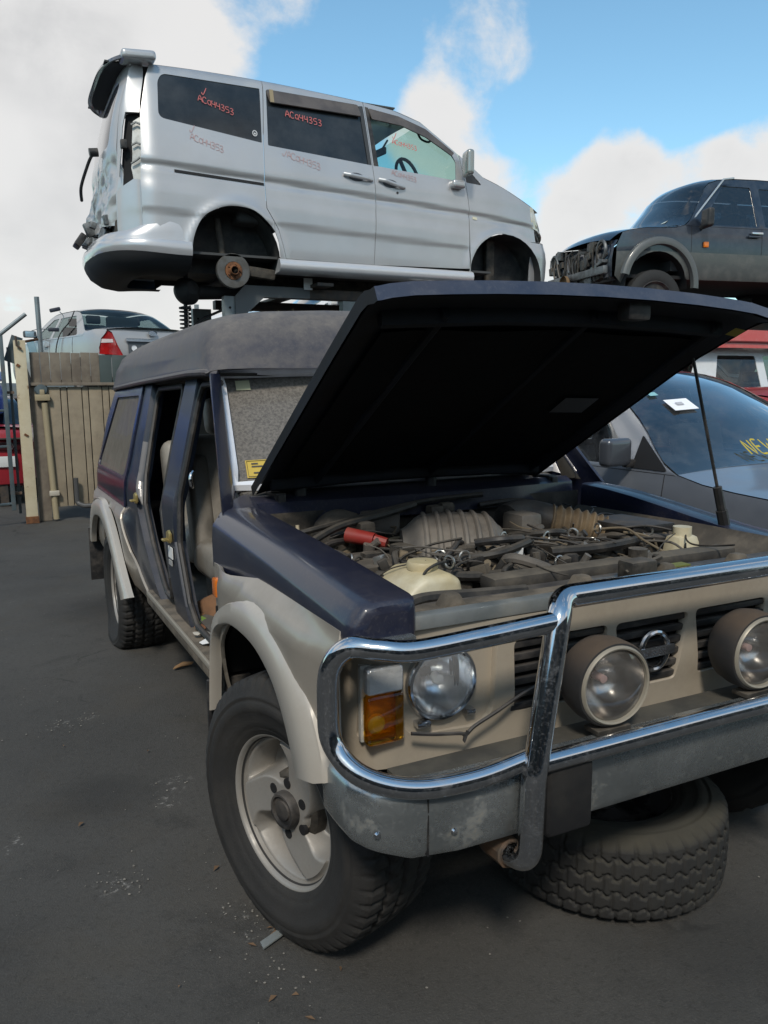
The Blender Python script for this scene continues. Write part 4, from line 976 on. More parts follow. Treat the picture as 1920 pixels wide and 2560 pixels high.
# door furniture on the open jambs
def rota(o_, m_): pass
for y, z, inset in ((2.26, 1.01, .012), (1.50, .915, .03)):
    P = Vector(side(y, z)); x = P.x+inset
    b = B(); b.box((x-.008, y, z), (.014, .075, .04), bev=.005); b.lathe([(.0001, .012), (.028, .010), (.030, 0)], 20, Matrix.Translation((x-.004, y, z)) @ out_l); b.tube([(x-.012, y-.02, z-.012), (x-.035, y-.02, z-.012), (x-.035, y+.02, z-.012), (x-.012, y+.02, z-.012)], .005, 6, fil=.006); b.o('door_striker', brass, suv)
P = Vector(side(1.50, .84)); b = B(); b.box((P.x+.024, 1.50, .845), (.004, .085, .05)); b.o('jamb_label', paper, suv, smooth=False)
b = B(); b.box((P.x+.022, 1.50, .80), (.004, .065, .022)); b.o('jamb_label', mat('grey label b', (.35, .35, .34), .6), suv, smooth=False)
b = B(); b.tube(cr([(-.76, 1.36, 1.205), (-.772, 1.35, 1.19), (-.775, 1.345, 1.165), (-.77, 1.35, 1.145), (-.765, 1.365, 1.14)], 4), .008, 8); b.o('seat_belt_hook', chrome, suv)
b = B(); b.tube([(-.66, 1.78, 1.19), (-.64, 1.90, 1.20)], .007, 6); b.o('seat_belt_hook', chrome, suv)
XF = None
# rubbish on the door sill
LIT = [('bright green leaf on the open door sill of the blue wagon', 'leaf', mat('green leaf', (.18, .30, .06), .7), -.785, 1.28, .05), ('white paper scrap on the front end of the blue wagon door sill', 'litter', paper, -.83, .98, .045), ('rust brown scrap on the blue wagon door sill beside the green leaf', 'litter', mat('rust brown scrap', (.20, .09, .045), .8), -.81, 1.20, .05),
 ('grey plastic scrap on the blue wagon door sill', 'litter', mat('grey scrap', (.22, .21, .19), .8), -.80, 1.08, .055), ('curled dry leaf on the blue wagon door sill below the rag', 'leaf', mat('dry leaf', (.24, .13, .06), .8), -.77, 1.36, .05), ('smallest pale scrap on the blue wagon door sill', 'litter', mat('pale scrap', (.45, .42, .36), .8), -.845, 1.10, .025), ('dark oily scrap at the foot of the centre pillar on the sill', 'litter', mat('oily scrap', (.04, .035, .03), .6), -.80, 1.42, .05)]
for k, (lb_, ct_, m_, x, y, s_) in enumerate(LIT):
    b = B(); pts = [Vector((s_*math.cos(a)*rnd.uniform(.6, 1.1), s_*.6*math.sin(a)*rnd.uniform(.6, 1.1), rnd.uniform(0, .014))) for a in [2*math.pi*i/7 for i in range(7)]]
    mt = Matrix.Translation((x, y, .548)) @ RZ(rnd.uniform(0, 360)) @ Matrix.Rotation(rnd.uniform(-.3, .3), 4, 'X')
    b.add([mt @ p for p in pts]+[mt @ Vector((0, 0, .012))], [(i, (i+1) % 7, 7) for i in range(7)]); o_ = b.o('litter_scrap', m_, None, smooth=False)
    tag(o_, lb_, ct_)
b = B(); rows = [[Vector((-.78+.16*u+.03*math.sin(v*7), 1.28+.24*v, .545+.085*math.sin(math.pi*u)*math.sin(math.pi*v)+.02*mnoise.noise(Vector((u*4, v*4, 1))))) for u in [i/8 for i in range(9)]] for v in [j/8 for j in range(9)]]
b.grid(rows); tag(b.o('crumpled_rag', mat('rust coloured rag', (.22, .115, .06), .9, 0, col2=(.13, .075, .045), nscale=9), None), 'crumpled rust brown rag on the floor inside the front door opening', 'rag')
# ------------------------------------------------------------------ silver people mover up on the rack (side towards us at y = 4.87)
van = thing('people_mover_van', 'silver people mover van without wheels high on a steel rack, red numbers on windows', 'van', (1.6, 5.7, 2.44))
XF = lambda v: (v[0]-1.6, v[1]-5.7, v[2]-2.44)
silver = mat('silver paint', (.47, .47, .473), .32, .5, coat=.6, crough=.08, col2=(.44, .44, .443), nscale=2.5, dust=(.38, .37, .355), damt=.22, dscale=3.5, dlo=.35, dhi=.8)
privacy = mat('privacy glass', (.012, .014, .016), .06, 0, coat=.2, dust=(.10, .105, .11), damt=.30, dscale=3, dlo=.3, dhi=.75)
visor_m = mat('smoked visor', (.075, .06, .05), .25, 0, coat=.5, col2=(.11, .09, .075), nscale=5)
greenglass = glass('tinted front glass', (.62, .78, .74), .55)
VC = 5.715
KN = [(2.40, .05), (2.55, .02), (2.75, .0), (3.15, -.005), (3.28, .004), (3.36, .006), (3.58, .04), (3.85, .09), (4.05, .135), (4.12, .17), (4.18, .26)]
def vy(x, z):
    y = 4.87+lerpk(KN, z)
    if x < -.15: y += .25*((-.15-x)/.35)**2.2
    if x > 2.4: y += .16*((x-2.4)/1.3)**2.2
    zg = 3.325-.047*(x+.29); d = z-zg
    if x < 3.72: y += .012*math.exp(-((d+.004)/.028)**2)*sm(3.72, 3.5, x) + .010*sm(.03, -.02, d)-.010*sm(-.10, -.22, d)
    zc = 2.965-.033*(x+.3); y += .008*sm(.02, -.025, z-zc)*sm(2.9, 2.7, x) - .010*sm(-.02, -.30, z-zc)
    for cx, cz, rx, rz in ((.46, 2.62, .385, .42), (3.235, 2.62, .432, .40)):
        q = math.hypot((x-cx)/rx, (z-cz)/rz)
        if .9 < q < 1.5 and z > 2.5: y -= .018*math.exp(-((q-1.05)/.12)**2)
    return y
def vs_(x, z): return (x, vy(x, z), z)
def vfar(x, z): return (x, 2*VC-vy(x, z), z)
def vp(name, ol, m, holes=(), far=True, gap=.003, h=.03, **k):
    o = panel(name, shrink(ol, gap), vs_, m, van, holes, h=h, e=.012, **k)
    if far: panel(name, shrink(ol, gap), vfar, m, van, holes, h=.12, flip=True)
    return o
gapR = [(.782, 4.15), (.737, 3.614), (.726, 3.317), (.734, 3.052), (.80, 2.94)]  # van outlines taken from image pixels, shifted along camera rays onto the side surface
gapF = [(1.722, 4.092), (1.759, 3.517), (1.782, 3.223), (1.77, 2.873), (1.757, 2.641)]
gapD = [(2.70, 3.70), (2.755, 3.451), (2.79, 3.216), (2.793, 2.665)]
archR = [(.800, 2.86), (.754, 2.915), (.62, 3.017), (.459, 3.04), (.326, 3.016), (.18, 2.93), (.097, 2.764), (.074, 2.592)]
archR = [(v.x, v.y) for v in cr([Vector(p) for p in archR], 5)]
qwin = rpoly([(-.075, 4.052), (.745, 4.058), (.722, 3.592), (-.135, 3.69), (-.118, 3.99)], [.09, .01, .01, .06, .3])
vp('rear_quarter', [(-.17, 4.12), (.3, 4.15)] + gapR + archR + [(-.05, 2.61), (-.30, 2.64), (-.31, 2.72), (-.305, 3.17), (-.275, 3.715), (-.215, 4.0)], silver, [qwin], far=False)
vp('arch_return', [(.80, 2.94), (.837, 2.883), (.899, 2.643), (.90, 2.56), (.849, 2.55), (.828, 2.779), (.80, 2.86)], silver, far=False)
vp('rear_side_window', qwin, privacy, far=False, gap=-.004, inset=.006, flange=0)
swin = rpoly([(.800, 4.055), (1.685, 4.045), (1.725, 3.522), (.775, 3.578)], .012)
rdoor = vp('sliding_door', gapR[:4] + [(.837, 2.883), (.899, 2.643)] + list(reversed(gapF)) + [(1.2, 4.125)], silver, [swin], far=False)
vp('sliding_door_window', swin, privacy, far=False, gap=-.004, inset=.006, flange=0)
fwin = rpoly([(1.765, 4.03), (2.063, 3.998), (2.329, 3.905), (2.60, 3.735), (2.66, 3.66), (2.645, 3.478), (1.80, 3.52)], [.02, .3, .3, .05, .06, .03, .02])
fd_ol = gapF[:1] + [(2.015, 4.062), (2.306, 3.985), (2.664, 3.75)] + gapD + [(1.757, 2.641)] + list(reversed(gapF[1:4]))
vp('front_door', fd_ol, silver, [fwin])
vp('front_door_window', fwin, greenglass, gap=-.004, inset=.008, flange=0, h=.1)
archFv = [(2.799, 2.576), (2.816, 2.741), (2.928, 2.915), (3.149, 3.027), (3.39, 3.004), (3.584, 2.883), (3.666, 2.637)]
archFv = [(v.x, v.y) for v in cr([Vector(p) for p in archFv], 5)]
qg = rpoly([(2.737, 3.655), (2.955, 3.468), (2.765, 3.475)], .012)
vp('front_fender', [(2.70, 3.735), (2.975, 3.55), (3.225, 3.481), (3.60, 3.35), (3.655, 3.17), (3.70, 3.0), (3.60, 2.90)] + list(reversed(archFv[:-6])) + [(2.80, 2.665), (2.79, 3.216), (2.755, 3.451)], silver, [qg])
vp('quarter_glass', qg, privacy, gap=-.003, inset=.005, flange=0, h=.1)
# front corner: bumper and lamp wrap to the nose
def vnose(u, z):       # u 0 at fender .. 1 nose centre
    a = max(0.0, min(1.0, u))*math.pi/2; xs, xe = 3.60, lerpk([(2.4, 4.0), (2.62, 4.09), (2.83, 4.1), (3.01, 4.05), (3.15, 3.97), (3.35, 3.80)], z)
    ys = vy(3.60, z)
    return (xs+(xe-xs)*math.sin(a)**.8, ys+(VC-ys)*(1-math.cos(a))**.9, z)
for mir in (0, 1):
    sf = vnose if not mir else (lambda u, z: (vnose(u, z)[0], 2*VC-vnose(u, z)[1], z))
    panel('front_bumper', [(.0, 2.56), (1, 2.56), (1, 3.02), (.0, 2.99)], sf, silver, van, h=.08, flip=bool(mir))
    panel('headlamp', [(.0, 3.345), (.45, 3.30), (.75, 3.22), (.75, 3.03), (0.02, 3.14)], sf, mat('clear headlamp', (.62, .62, .56), .12, .3, coat=1, col2=(.55, .50, .36), nscale=9), van, h=.08, flip=bool(mir))
    panel('nose_panel', [(.0, 3.0), (1, 3.03), (1, 3.30), (.76, 3.235), (.76, 3.02)], sf, silver, van, h=.1, flip=bool(mir))
# rockers
for sg in (-1, 1):
    b = B(); rows = []
    for x in [.83+i*(2.82-.83)/12 for i in range(13)]:
        y0 = vy(x, 2.62)
        pr_ = [(.005, 2.645), (-.030, 2.63), (-.045, 2.60), (-.043, 2.565), (-.02, 2.535), (.12, 2.525)]
        rows.append([Vector((x, (y0+d) if sg < 0 else 2*VC-(y0+d), z)) for d, z in pr_])
    b.grid(rows)
    for r_ in (rows[0], rows[-1]): b.add(r_, [tuple(range(len(r_)))])
    b.o('rocker', mat('bright silver skirt', (.60, .60, .605), .3, .4, coat=.6, dust=(.4, .38, .36), damt=.2), van, sharp=50)
# roof / windscreen / bonnet strips
rail = [(-.175, 4.12), (.3, 4.15), (.782, 4.15), (1.24, 4.122), (1.722, 4.092), (2.015, 4.062), (2.306, 3.985), (2.664, 3.75), (2.975, 3.55), (3.225, 3.481), (3.60, 3.352), (3.72, 3.30)]
def strip(name, a, c, m, crown, fwd=0.0, n=13, sub=4):
    pts = cr([Vector(p) for p in rail[a:c+1]], sub); rows = []
    for i, p in enumerate(pts):
        y0 = vy(p.x, p.y); row = []
        for j in range(n):
            t = -1+2*j/(n-1); k = 1-abs(t)**2.4
            row.append(Vector((p.x+fwd*k, VC+t*(VC-y0), p.y+crown*k)))
        rows.append(row)
    b = B(); b.grid(rows); return b.o(name, m, van)
strip('roof', 0, 6, silver, .06); strip('windscreen', 6, 8, greenglass, .05, .10); strip('bonnet', 8, 11, silver, .05, .10)
# smoked visors
def vout(d): return lambda x, z: (x, vy(x, z)-d*sm(4.06, 3.9, z)-.004, z)
panel('window_visor', rpoly([(.80, 4.062), (1.665, 4.055), (1.675, 3.945), (.82, 3.945)], .02), vout(.035), visor_m, van, h=.06)
panel('window_visor', rpoly([(1.765, 4.04), (2.07, 4.005), (2.335, 3.915), (2.63, 3.73), (2.60, 3.70), (2.33, 3.84), (2.08, 3.915), (1.785, 3.935)], .015), vout(.03), visor_m, van, h=.05)
b = B(); b.grid([[Vector((.82+.035*i, vy(.84, 4.05-.115*j)-.03, 4.055-.11*j)) for i in (0, 1)] for j in (0, 1)]); b.o('visor_end', mat('tan visor end', (.28, .22, .13), .5), van, smooth=False)
# black pillars between the windows
panel('pillar_trim', [(1.672, 4.045), (1.712, 4.05), (1.750, 3.522), (1.716, 3.524)], lambda x, z: (x, vy(x, z)-.002, z), mat('pillar trim', (.05, .05, .05), .4), van, h=.06, flange=0)
panel('pillar_trim', [(1.735, 4.05), (1.768, 4.045), (1.82, 3.520), (1.772, 3.520)], lambda x, z: (x, vy(x, z)-.002, z), blackpl, van, h=.06, flange=0)
# sliding-door rail slot
panel('door_track', [(-.036, 3.292), (.720, 3.262), (.720, 3.240), (-.036, 3.270)], lambda x, z: (x, vy(x, z)-.006, z), blackm, van, h=.08, flange=0)
# handles
for (x0, z0), (x1, z1) in (((1.461, 3.412), (1.745, 3.385)), ((1.807, 3.398), (2.073, 3.352))):
    xm, zm = x0+.45*(x1-x0), (z0+z1)/2
    panel('handle_recess', [(xm+.075*math.cos(a), zm+.038*math.sin(a)) for a in [2*math.pi*k/20 for k in range(20)]], lambda x, z: (x, vy(x, z)-.003, z), mat('handle recess', (.10, .10, .105), .4, .5), van, h=.05, flange=0)
    b = B(); b.tube([Vector((x0, vy(x0, z0)-.012, z0)), Vector((x0+.06, vy(xm, zm)-.035, z0-.01)), Vector((x1-.07, vy(xm, zm)-.035, z1+.004)), Vector((x1, vy(x1, z1)-.010, z1))], .017, 10, fil=.03, flat=.7); b.o('door_handle', silver, van)
panel('key_lock', [(2.0+.012*math.cos(a), 3.30+.012*math.sin(a)) for a in [k*.628 for k in range(10)]], lambda x, z: (x, vy(x, z)-.003, z), blackpl, van, flange=0)
panel('side_marker', rpoly([(2.835, 3.165), (2.885, 3.162), (2.885, 3.135), (2.835, 3.138)], .008), lambda x, z: (x, vy(x, z)-.006, z), mat('cream marker', (.62, .58, .42), .3), van, flange=.006)
# door mirror
b = B(); b.box((2.72, 4.80, 3.62), (.075, .17, .23), rot=RZ(-12), bev=.035, seg=4); vm = b.o('door_mirror', mat('mirror shell', (.28, .29, .27), .25, .4, coat=.8), van, sharp=None)
b = B(); b.box((2.64, 4.87, 3.435), (.14, .11, .075), bev=.03, seg=4); b.o('mirror_foot', silver, vm, sharp=None)
# rear end
def vr(y, z):
    q = abs((y-VC)/.845); x0 = lerpk([(2.6, -.57), (2.9, -.575), (3.2, -.565), (3.6, -.51), (3.9, -.435), (4.12, -.36), (4.2, -.30)], z)
    return (x0+(-.27-x0+(.10*sm(3.7, 4.15, z)))*q**5, y, z)
yn = lambda z: vy(-.28, z)+.01
tg_y0, tg_y1 = VC-.66, VC+.66
def crumple(y, z):
    x, yy, zz_ = vr(y, z)
    k = sm(3.45, 3.25, z)*sm(2.75, 2.9, z)
    n = mnoise.noise(Vector((y*7, z*4, 3)))+.6*mnoise.noise(Vector((y*15, z*9, 8)))
    return (x+k*(.07*n+.03), yy, zz_)
tail = panel('tailgate', rpoly([(tg_y0, 4.10), (tg_y1, 4.10), (tg_y1, 2.86), (tg_y0, 2.86)], .04), crumple, silver, van, [rpoly([(tg_y0+.10, 4.0), (tg_y1-.10, 4.0), (tg_y1-.12, 3.48), (tg_y0+.12, 3.48)], .06)], h=.04, flip=True)
panel('rear_window', rpoly([(tg_y0+.09, 4.01), (tg_y1-.09, 4.01), (tg_y1-.11, 3.47), (tg_y0+.11, 3.47)], .06), vr, mat('rear screen', (.03, .035, .045), .05, 0, coat=.3), tail, inset=.004, flange=0, flip=True, h=.1)
for sg in (-1, 1):
    def cor(u, z, sg=sg):   # u 0 at side seam .. 1 at tailgate edge
        ya = yn(z); yb = tg_y0-.006; y = ya+(yb-ya)*u; p = vr(y, z); xa = -.275-.03*sm(3.7, 3.2, z)+.06*sm(3.7, 4.1, z)
        x = p[0]+(xa-p[0])*max(0.0, 1-u)**2.2
        return (x, y if sg < 0 else 2*VC-y, z)
    panel('rear_corner', [(0, 2.76), (0, 3.19), (.3, 3.20), (1, 3.10), (1, 2.74)], cor, silver, van, h=.06, flip=sg < 0)
    panel('rear_corner', [(0, 3.72), (0, 4.11), (1, 4.11), (1, 3.70), (.92, 3.30), (.80, 3.22), (.68, 3.6), (.55, 3.72)], cor, silver, van, h=.06, flip=sg < 0)
    panel('lamp_cavity', [(.0, 3.17), (0, 3.74), (1, 3.72), (1, 3.08)], cor, blackm, van, h=.1, inset=.06, flange=0, flip=sg < 0)
    lh = panel('lamp_housing', [(.0, 3.20), (0, 3.70), (.28, 3.66), (.36, 3.5), (.38, 3.3), (.34, 3.20)], cor, mat('pale lamp housing', (.55, .55, .52), .4, .1, dust=(.2, .19, .16), damt=.4, dscale=14), van, h=.06, inset=.03, flip=sg < 0)
    for z in (3.62, 3.46, 3.34):
        b = B(); b.tube([Vector(cor(u, z+.02*math.sin(u*9+z*40)))+Vector((-.0, -.0, 0)) for u in (.0, .15, .32)], .009, 6); b.o('housing_rib', mat('grey rib', (.25, .25, .24), .5), lh)
    b = B(); b.box(Vector(cor(.62, 3.47)), (.05, .05, .07), bev=.01); b.o('lamp_bracket', blackpl, van)
# spoiler: a wing across the tailgate top, standing clear of the roof on its end caps
rows = []
for j in range(33):
    t = -1+2*j/32; y = VC+t*.77; q = abs(t); xo = -.535+.16*q**4
    rows.append([Vector((xo, y, 4.105)), Vector((xo+.012, y, 4.135)), Vector((xo+.07, y, 4.155)), Vector((xo+.15, y, 4.160)), Vector((xo+.155, y, 4.150)), Vector((xo+.07, y, 4.135)), Vector((xo+.03, y, 4.110))])
b = B(); b.rings(rows, caps=True); sp_ = b.o('roof_spoiler', mat('dark spoiler', (.055, .065, .085), .25, .3, coat=.8), van, sharp=40)
for sg in (-1, 1):
    b = B(); b.box((-.26, VC+sg*.69, 4.145), (.27, .19, .075), rot=Matrix.Rotation(R(-5), 4, 'Y'), bev=.033, seg=4); b.o('spoiler_end', silver, sp_, sharp=None)
for y in (VC-.22, VC+.22):
    b = B(); b.box((-.33, y, 4.14), (.14, .05, .03), bev=.008); b.o('spoiler_strut', blackpl, sp_)
# rear wiper, torn latch, plate light bar
b = B(); b.tube(cr([(-.555, VC-.28, 3.50), (-.60, VC-.25, 3.47), (-.63, VC-.1, 3.40), (-.655, VC+.15, 3.30), (-.64, VC+.3, 3.22)], 5), .014, 6); b.cyl((-.55, VC-.28, 3.50), (-.62, VC-.28, 3.49), .035); b.o('rear_wiper', blackpl, van)
b = B()
for k in range(7): b.box((-.58+rnd.uniform(-.05, .04), VC-.5+k*.15, 2.86+rnd.uniform(-.05, .07)), (rnd.uniform(.03, .08), rnd.uniform(.06, .16), rnd.uniform(.04, .14)), rot=Matrix.Rotation(rnd.uniform(-.6, .6), 4, 'Y') @ RZ(rnd.uniform(-30, 30)), bev=.008)
b.o('torn_tail_brackets', mat('torn bracket', (.20, .21, .21), .5, .5, col2=(.05, .05, .05), nscale=11), van)['kind'] = 'stuff'
b = B(); b.box((-.70, VC+.1, 2.83), (.06, .22, .12), rot=Matrix.Rotation(R(35), 4, 'Y'), bev=.015); b.o('hanging_latch', blackpl, van)
b = B(); b.box((-.44, VC, 2.80), (.10, 1.30, .20), bev=.02); b.o('rear_beam', bay_m, van)
# rear bumper and dark underside
pp = [(.075, 4.872), (-.15, 4.868), (-.32, 4.885), (-.46, 4.95), (-.56, 5.08), (-.62, 5.30), (-.65, VC)]
pp = [(v.x, v.y) for v in cr([Vector(p) for p in pp], 4)]; pp = pp+[(x, 2*VC-y) for x, y in reversed(pp[:-1])]
def vb(sec):
    rows = []
    for i, p in enumerate(pp):
        a = Vector(pp[max(i-1, 0)]); c = Vector(pp[min(i+1, len(pp)-1)]); t = (c-a).normalized(); n = Vector((t.y, -t.x))*(1 if True else -1)
        if n.dot(Vector((p[0]-1.0, p[1]-VC))) < 0: n = -n
        u = sm(.0, -.5, p[0])
        rows.append([Vector((p[0]+n.x*d, p[1]+n.y*d, z+u*du)) for d, z, du in sec])
    return rows
b = B(); b.grid(vb([(-.035, 2.955, -.16), (-.006, 2.90, -.13), (.0, 2.80, -.06), (.004, 2.735, -.01), (.022, 2.725, .0), (.034, 2.69, .02), (.036, 2.65, .02), (.024, 2.615, .02)])); b.o('rear_bumper', mat('bumper silver', (.50, .50, .505), .28, .45, coat=.7, dust=(.4, .38, .36), damt=.2), van, sharp=40)
b = B(); b.grid(vb([(.024, 2.615, .02), (.012, 2.60, .0), (-.02, 2.555, -.01), (-.10, 2.51, -.02), (-.22, 2.485, -.02), (-.35, 2.49, 0)])); b.o('bumper_underside', mat('dark valance', (.02, .021, .023), .75), van, sharp=40)
# wheel housings, underbody, brakes
for cx, cz, rx, rz in ((.46, 2.62, .395, .43), (3.235, 2.62, .44, .41)):
    for sg in (-1, 1):
        b = B(); rows = []
        for k in range(19):
            a = R(-12+204*k/18); x = cx+rx*math.cos(a); z = cz+rz*math.sin(a)
            rows.append([Vector((x, (4.90 if sg < 0 else 2*VC-4.90), z)), Vector((x, (5.22 if sg < 0 else 2*VC-5.22), z))])
        b.grid(rows); inner = [r_[1] for r_ in rows]; b.add(inner, [tuple(range(len(inner)))]); b.o('wheel_housing', mat('wheel housing', (.022, .023, .024), .7, 0, col2=(.05, .048, .044), nscale=8), van)
b = B(); b.box((1.83, VC, 2.585), (1.80, 1.52, .05)); b.box((1.75, VC, 2.60), (3.9, .9, .05)); b.o('floor_pan', bay_m, van)
b = B(); b.box((1.7, VC-.25, 2.51), (2.3, .14, .10), bev=.02); b.box((1.7, VC+.25, 2.51), (2.3, .14, .10), bev=.02); b.o('chassis_rails', bay_m, van)
b = B(); b.tube([(.5, VC+.05, 2.49), (1.2, VC, 2.47), (2.2, VC+.05, 2.47), (3.0, VC+.1, 2.48)], .03, 10); b.o('exhaust_pipe', rusty_steel, van)
mtd = Matrix.Translation((.452, 5.00, 2.53)) @ Matrix.Rotation(R(90), 4, 'X')
b = B(); b.lathe([(.075, .02), (.078, .035), (.142, .035), (.147, .028), (.147, -.01), (.10, -.02)], 44, mtd); bd = b.o('brake_drum', mat('grey cast iron', (.13, .13, .125), .6, .5, col2=(.10, .095, .085), nscale=12), van)
b = B(); b.lathe([(.030, .075), (.034, .08), (.038, .07), (.050, .042), (.075, .040)], 32, mtd); b.o('hub_flange', rust, bd)
for k in range(5):
    a = 2*math.pi*k/5; b = B(); b.cyl((.452+.055*math.cos(a), 4.975, 2.53+.055*math.sin(a)), (.452+.055*math.cos(a), 4.94, 2.53+.055*math.sin(a)), .007, seg=8); b.o('wheel_stud', rust, bd)
b = B(); b.tube([(.45, 5.05, 2.53), (.50, 5.4, 2.50), (.50, 6.0, 2.50), (.45, 6.4, 2.53)], .045, 10); b.box((.66, 5.06, 2.54), (.38, .09, .09), rot=Matrix.Rotation(R(6), 4, 'Y'), bev=.02); b.o('rear_axle', bay_m, van)
b = B(); b.cyl((.40, 5.10, 2.60), (.36, 5.12, 2.98), .03); b.o('shock_absorber', bay_m, van)
b = B(); b.box((3.2, 5.15, 2.78), (.10, .06, .46), bev=.02); b.o('front_strut', bay_m, van)
# cabin
cabin = mat('van cabin', (.06, .062, .062), .8)
b = B(); b.box((1.4, VC, 2.66), (3.4, 1.5, .02)); b.o('cabin_floor', cabin, van)
for x in (.75, 1.75):
    for y in (5.25, 6.15):
        b = B(); b.box((x, y, 3.05), (.48, .50, .2), bev=.05, seg=3); b.box((x-.25, y, 3.36), (.14, .5, .62), rot=Matrix.Rotation(R(-12), 4, 'Y'), bev=.05, seg=3); b.box((x-.33, y, 3.76), (.09, .26, .16), bev=.03, seg=3); b.o('van_seat', cabin, van, sharp=None)
b = B(); b.box((2.62, VC, 3.30), (.50, 1.42, .34), bev=.08, seg=3); b.o('dashboard', mat('pale green dash', (.09, .10, .10), .6), van, sharp=None)
mtw = Matrix.Translation((2.32, 5.28, 3.56)) @ Matrix.Rotation(R(62), 4, 'Y')
b = B(); b.tube([mtw @ Vector((.18*math.cos(2*math.pi*k/28), .18*math.sin(2*math.pi*k/28), 0)) for k in range(28)], .016, 8, closed=True); b.tube([mtw @ Vector((-.17, 0, 0)), mtw @ Vector((.17, 0, 0))], .02, 8); b.o('steering_wheel', blackpl, van)
b = B(); b.box((2.18, 5.62, 3.86), (.035, .22, .07), rot=RZ(8), bev=.015); b.cyl((2.2, 5.62, 3.88), (2.32, VC, 4.02), .01); b.o('interior_mirror', blackpl, van)
b = B(); b.tube(cr([(2.30, 5.05, 3.93), (2.34, 5.045, 3.86), (2.42, 5.045, 3.84), (2.46, 5.05, 3.87)], 4), .011, 6); b.o('grab_handle', blackpl, van)
b = B(); b.box((.8, VC, 4.12), (2.6, 1.2, .012)); b.o('headlining', cabin, van)
# marker-pen numbers
pinkb = mat('red marker on glass', (.52, .13, .12), .6); pinkf = mat('red marker on paint', (.44, .29, .285), .6)
off = lambda x, z: (x, vy(x, z)-.004, z); offg = lambda x, z: (x, vy(x, z)-.004, z)
scrawl('marker_number', strokes('ACQ44353', .20, 3.872, .052, -.28, .72), pinkb, van, .0055, offg)
scrawl('marker_tick', strokes('v', .235, 3.925, .06), pinkb, van, .006, offg)
scrawl('marker_number', strokes('ACQ44353', .955, 3.850, .055, -.13, .78), pinkb, van, .006, offg)
scrawl('marker_number', strokes('ACQ44353', .108, 3.545, .055, -.30, .62), pinkf, van, .0045, off)
scrawl('marker_tick', strokes('v', .11, 3.60, .06), pinkf, van, .005, off)
scrawl('marker_number', strokes('vACQ44353', .90, 3.505, .06, -.26, .64), pinkf, van, .0045, off)
scrawl('marker_number', strokes('ACQ44353', 1.98, 3.745, .045, -.15, .72), pinkb, van, .006, offg)
scrawl('marker_tick', strokes('v', 1.99, 3.79, .06), pinkb, van, .006, offg)
scrawl('marker_number', strokes('ACQ44353', 1.95, 3.46, .045, -.18, .72), pinkf, van, .0045, off)
panel('child_sticker', [(.665+.022*math.cos(a), 3.665+.026*math.sin(a)) for a in [2*math.pi*k/16 for k in range(16)]], offg, mat('white sticker', (.6, .6, .6), .6), van, [[(.665+.015*math.cos(a), 3.665+.019*math.sin(a)) for a in [2*math.pi*k/16 for k in range(16)]]], h=.02, flange=0)
panel('child_sticker', [(.665+.008*math.cos(a), 3.662+.009*math.sin(a)) for a in [2*math.pi*k/10 for k in range(10)]], offg, mat('white sticker', (.6, .6, .6), .6), van, h=.02, flange=0)
XF = None
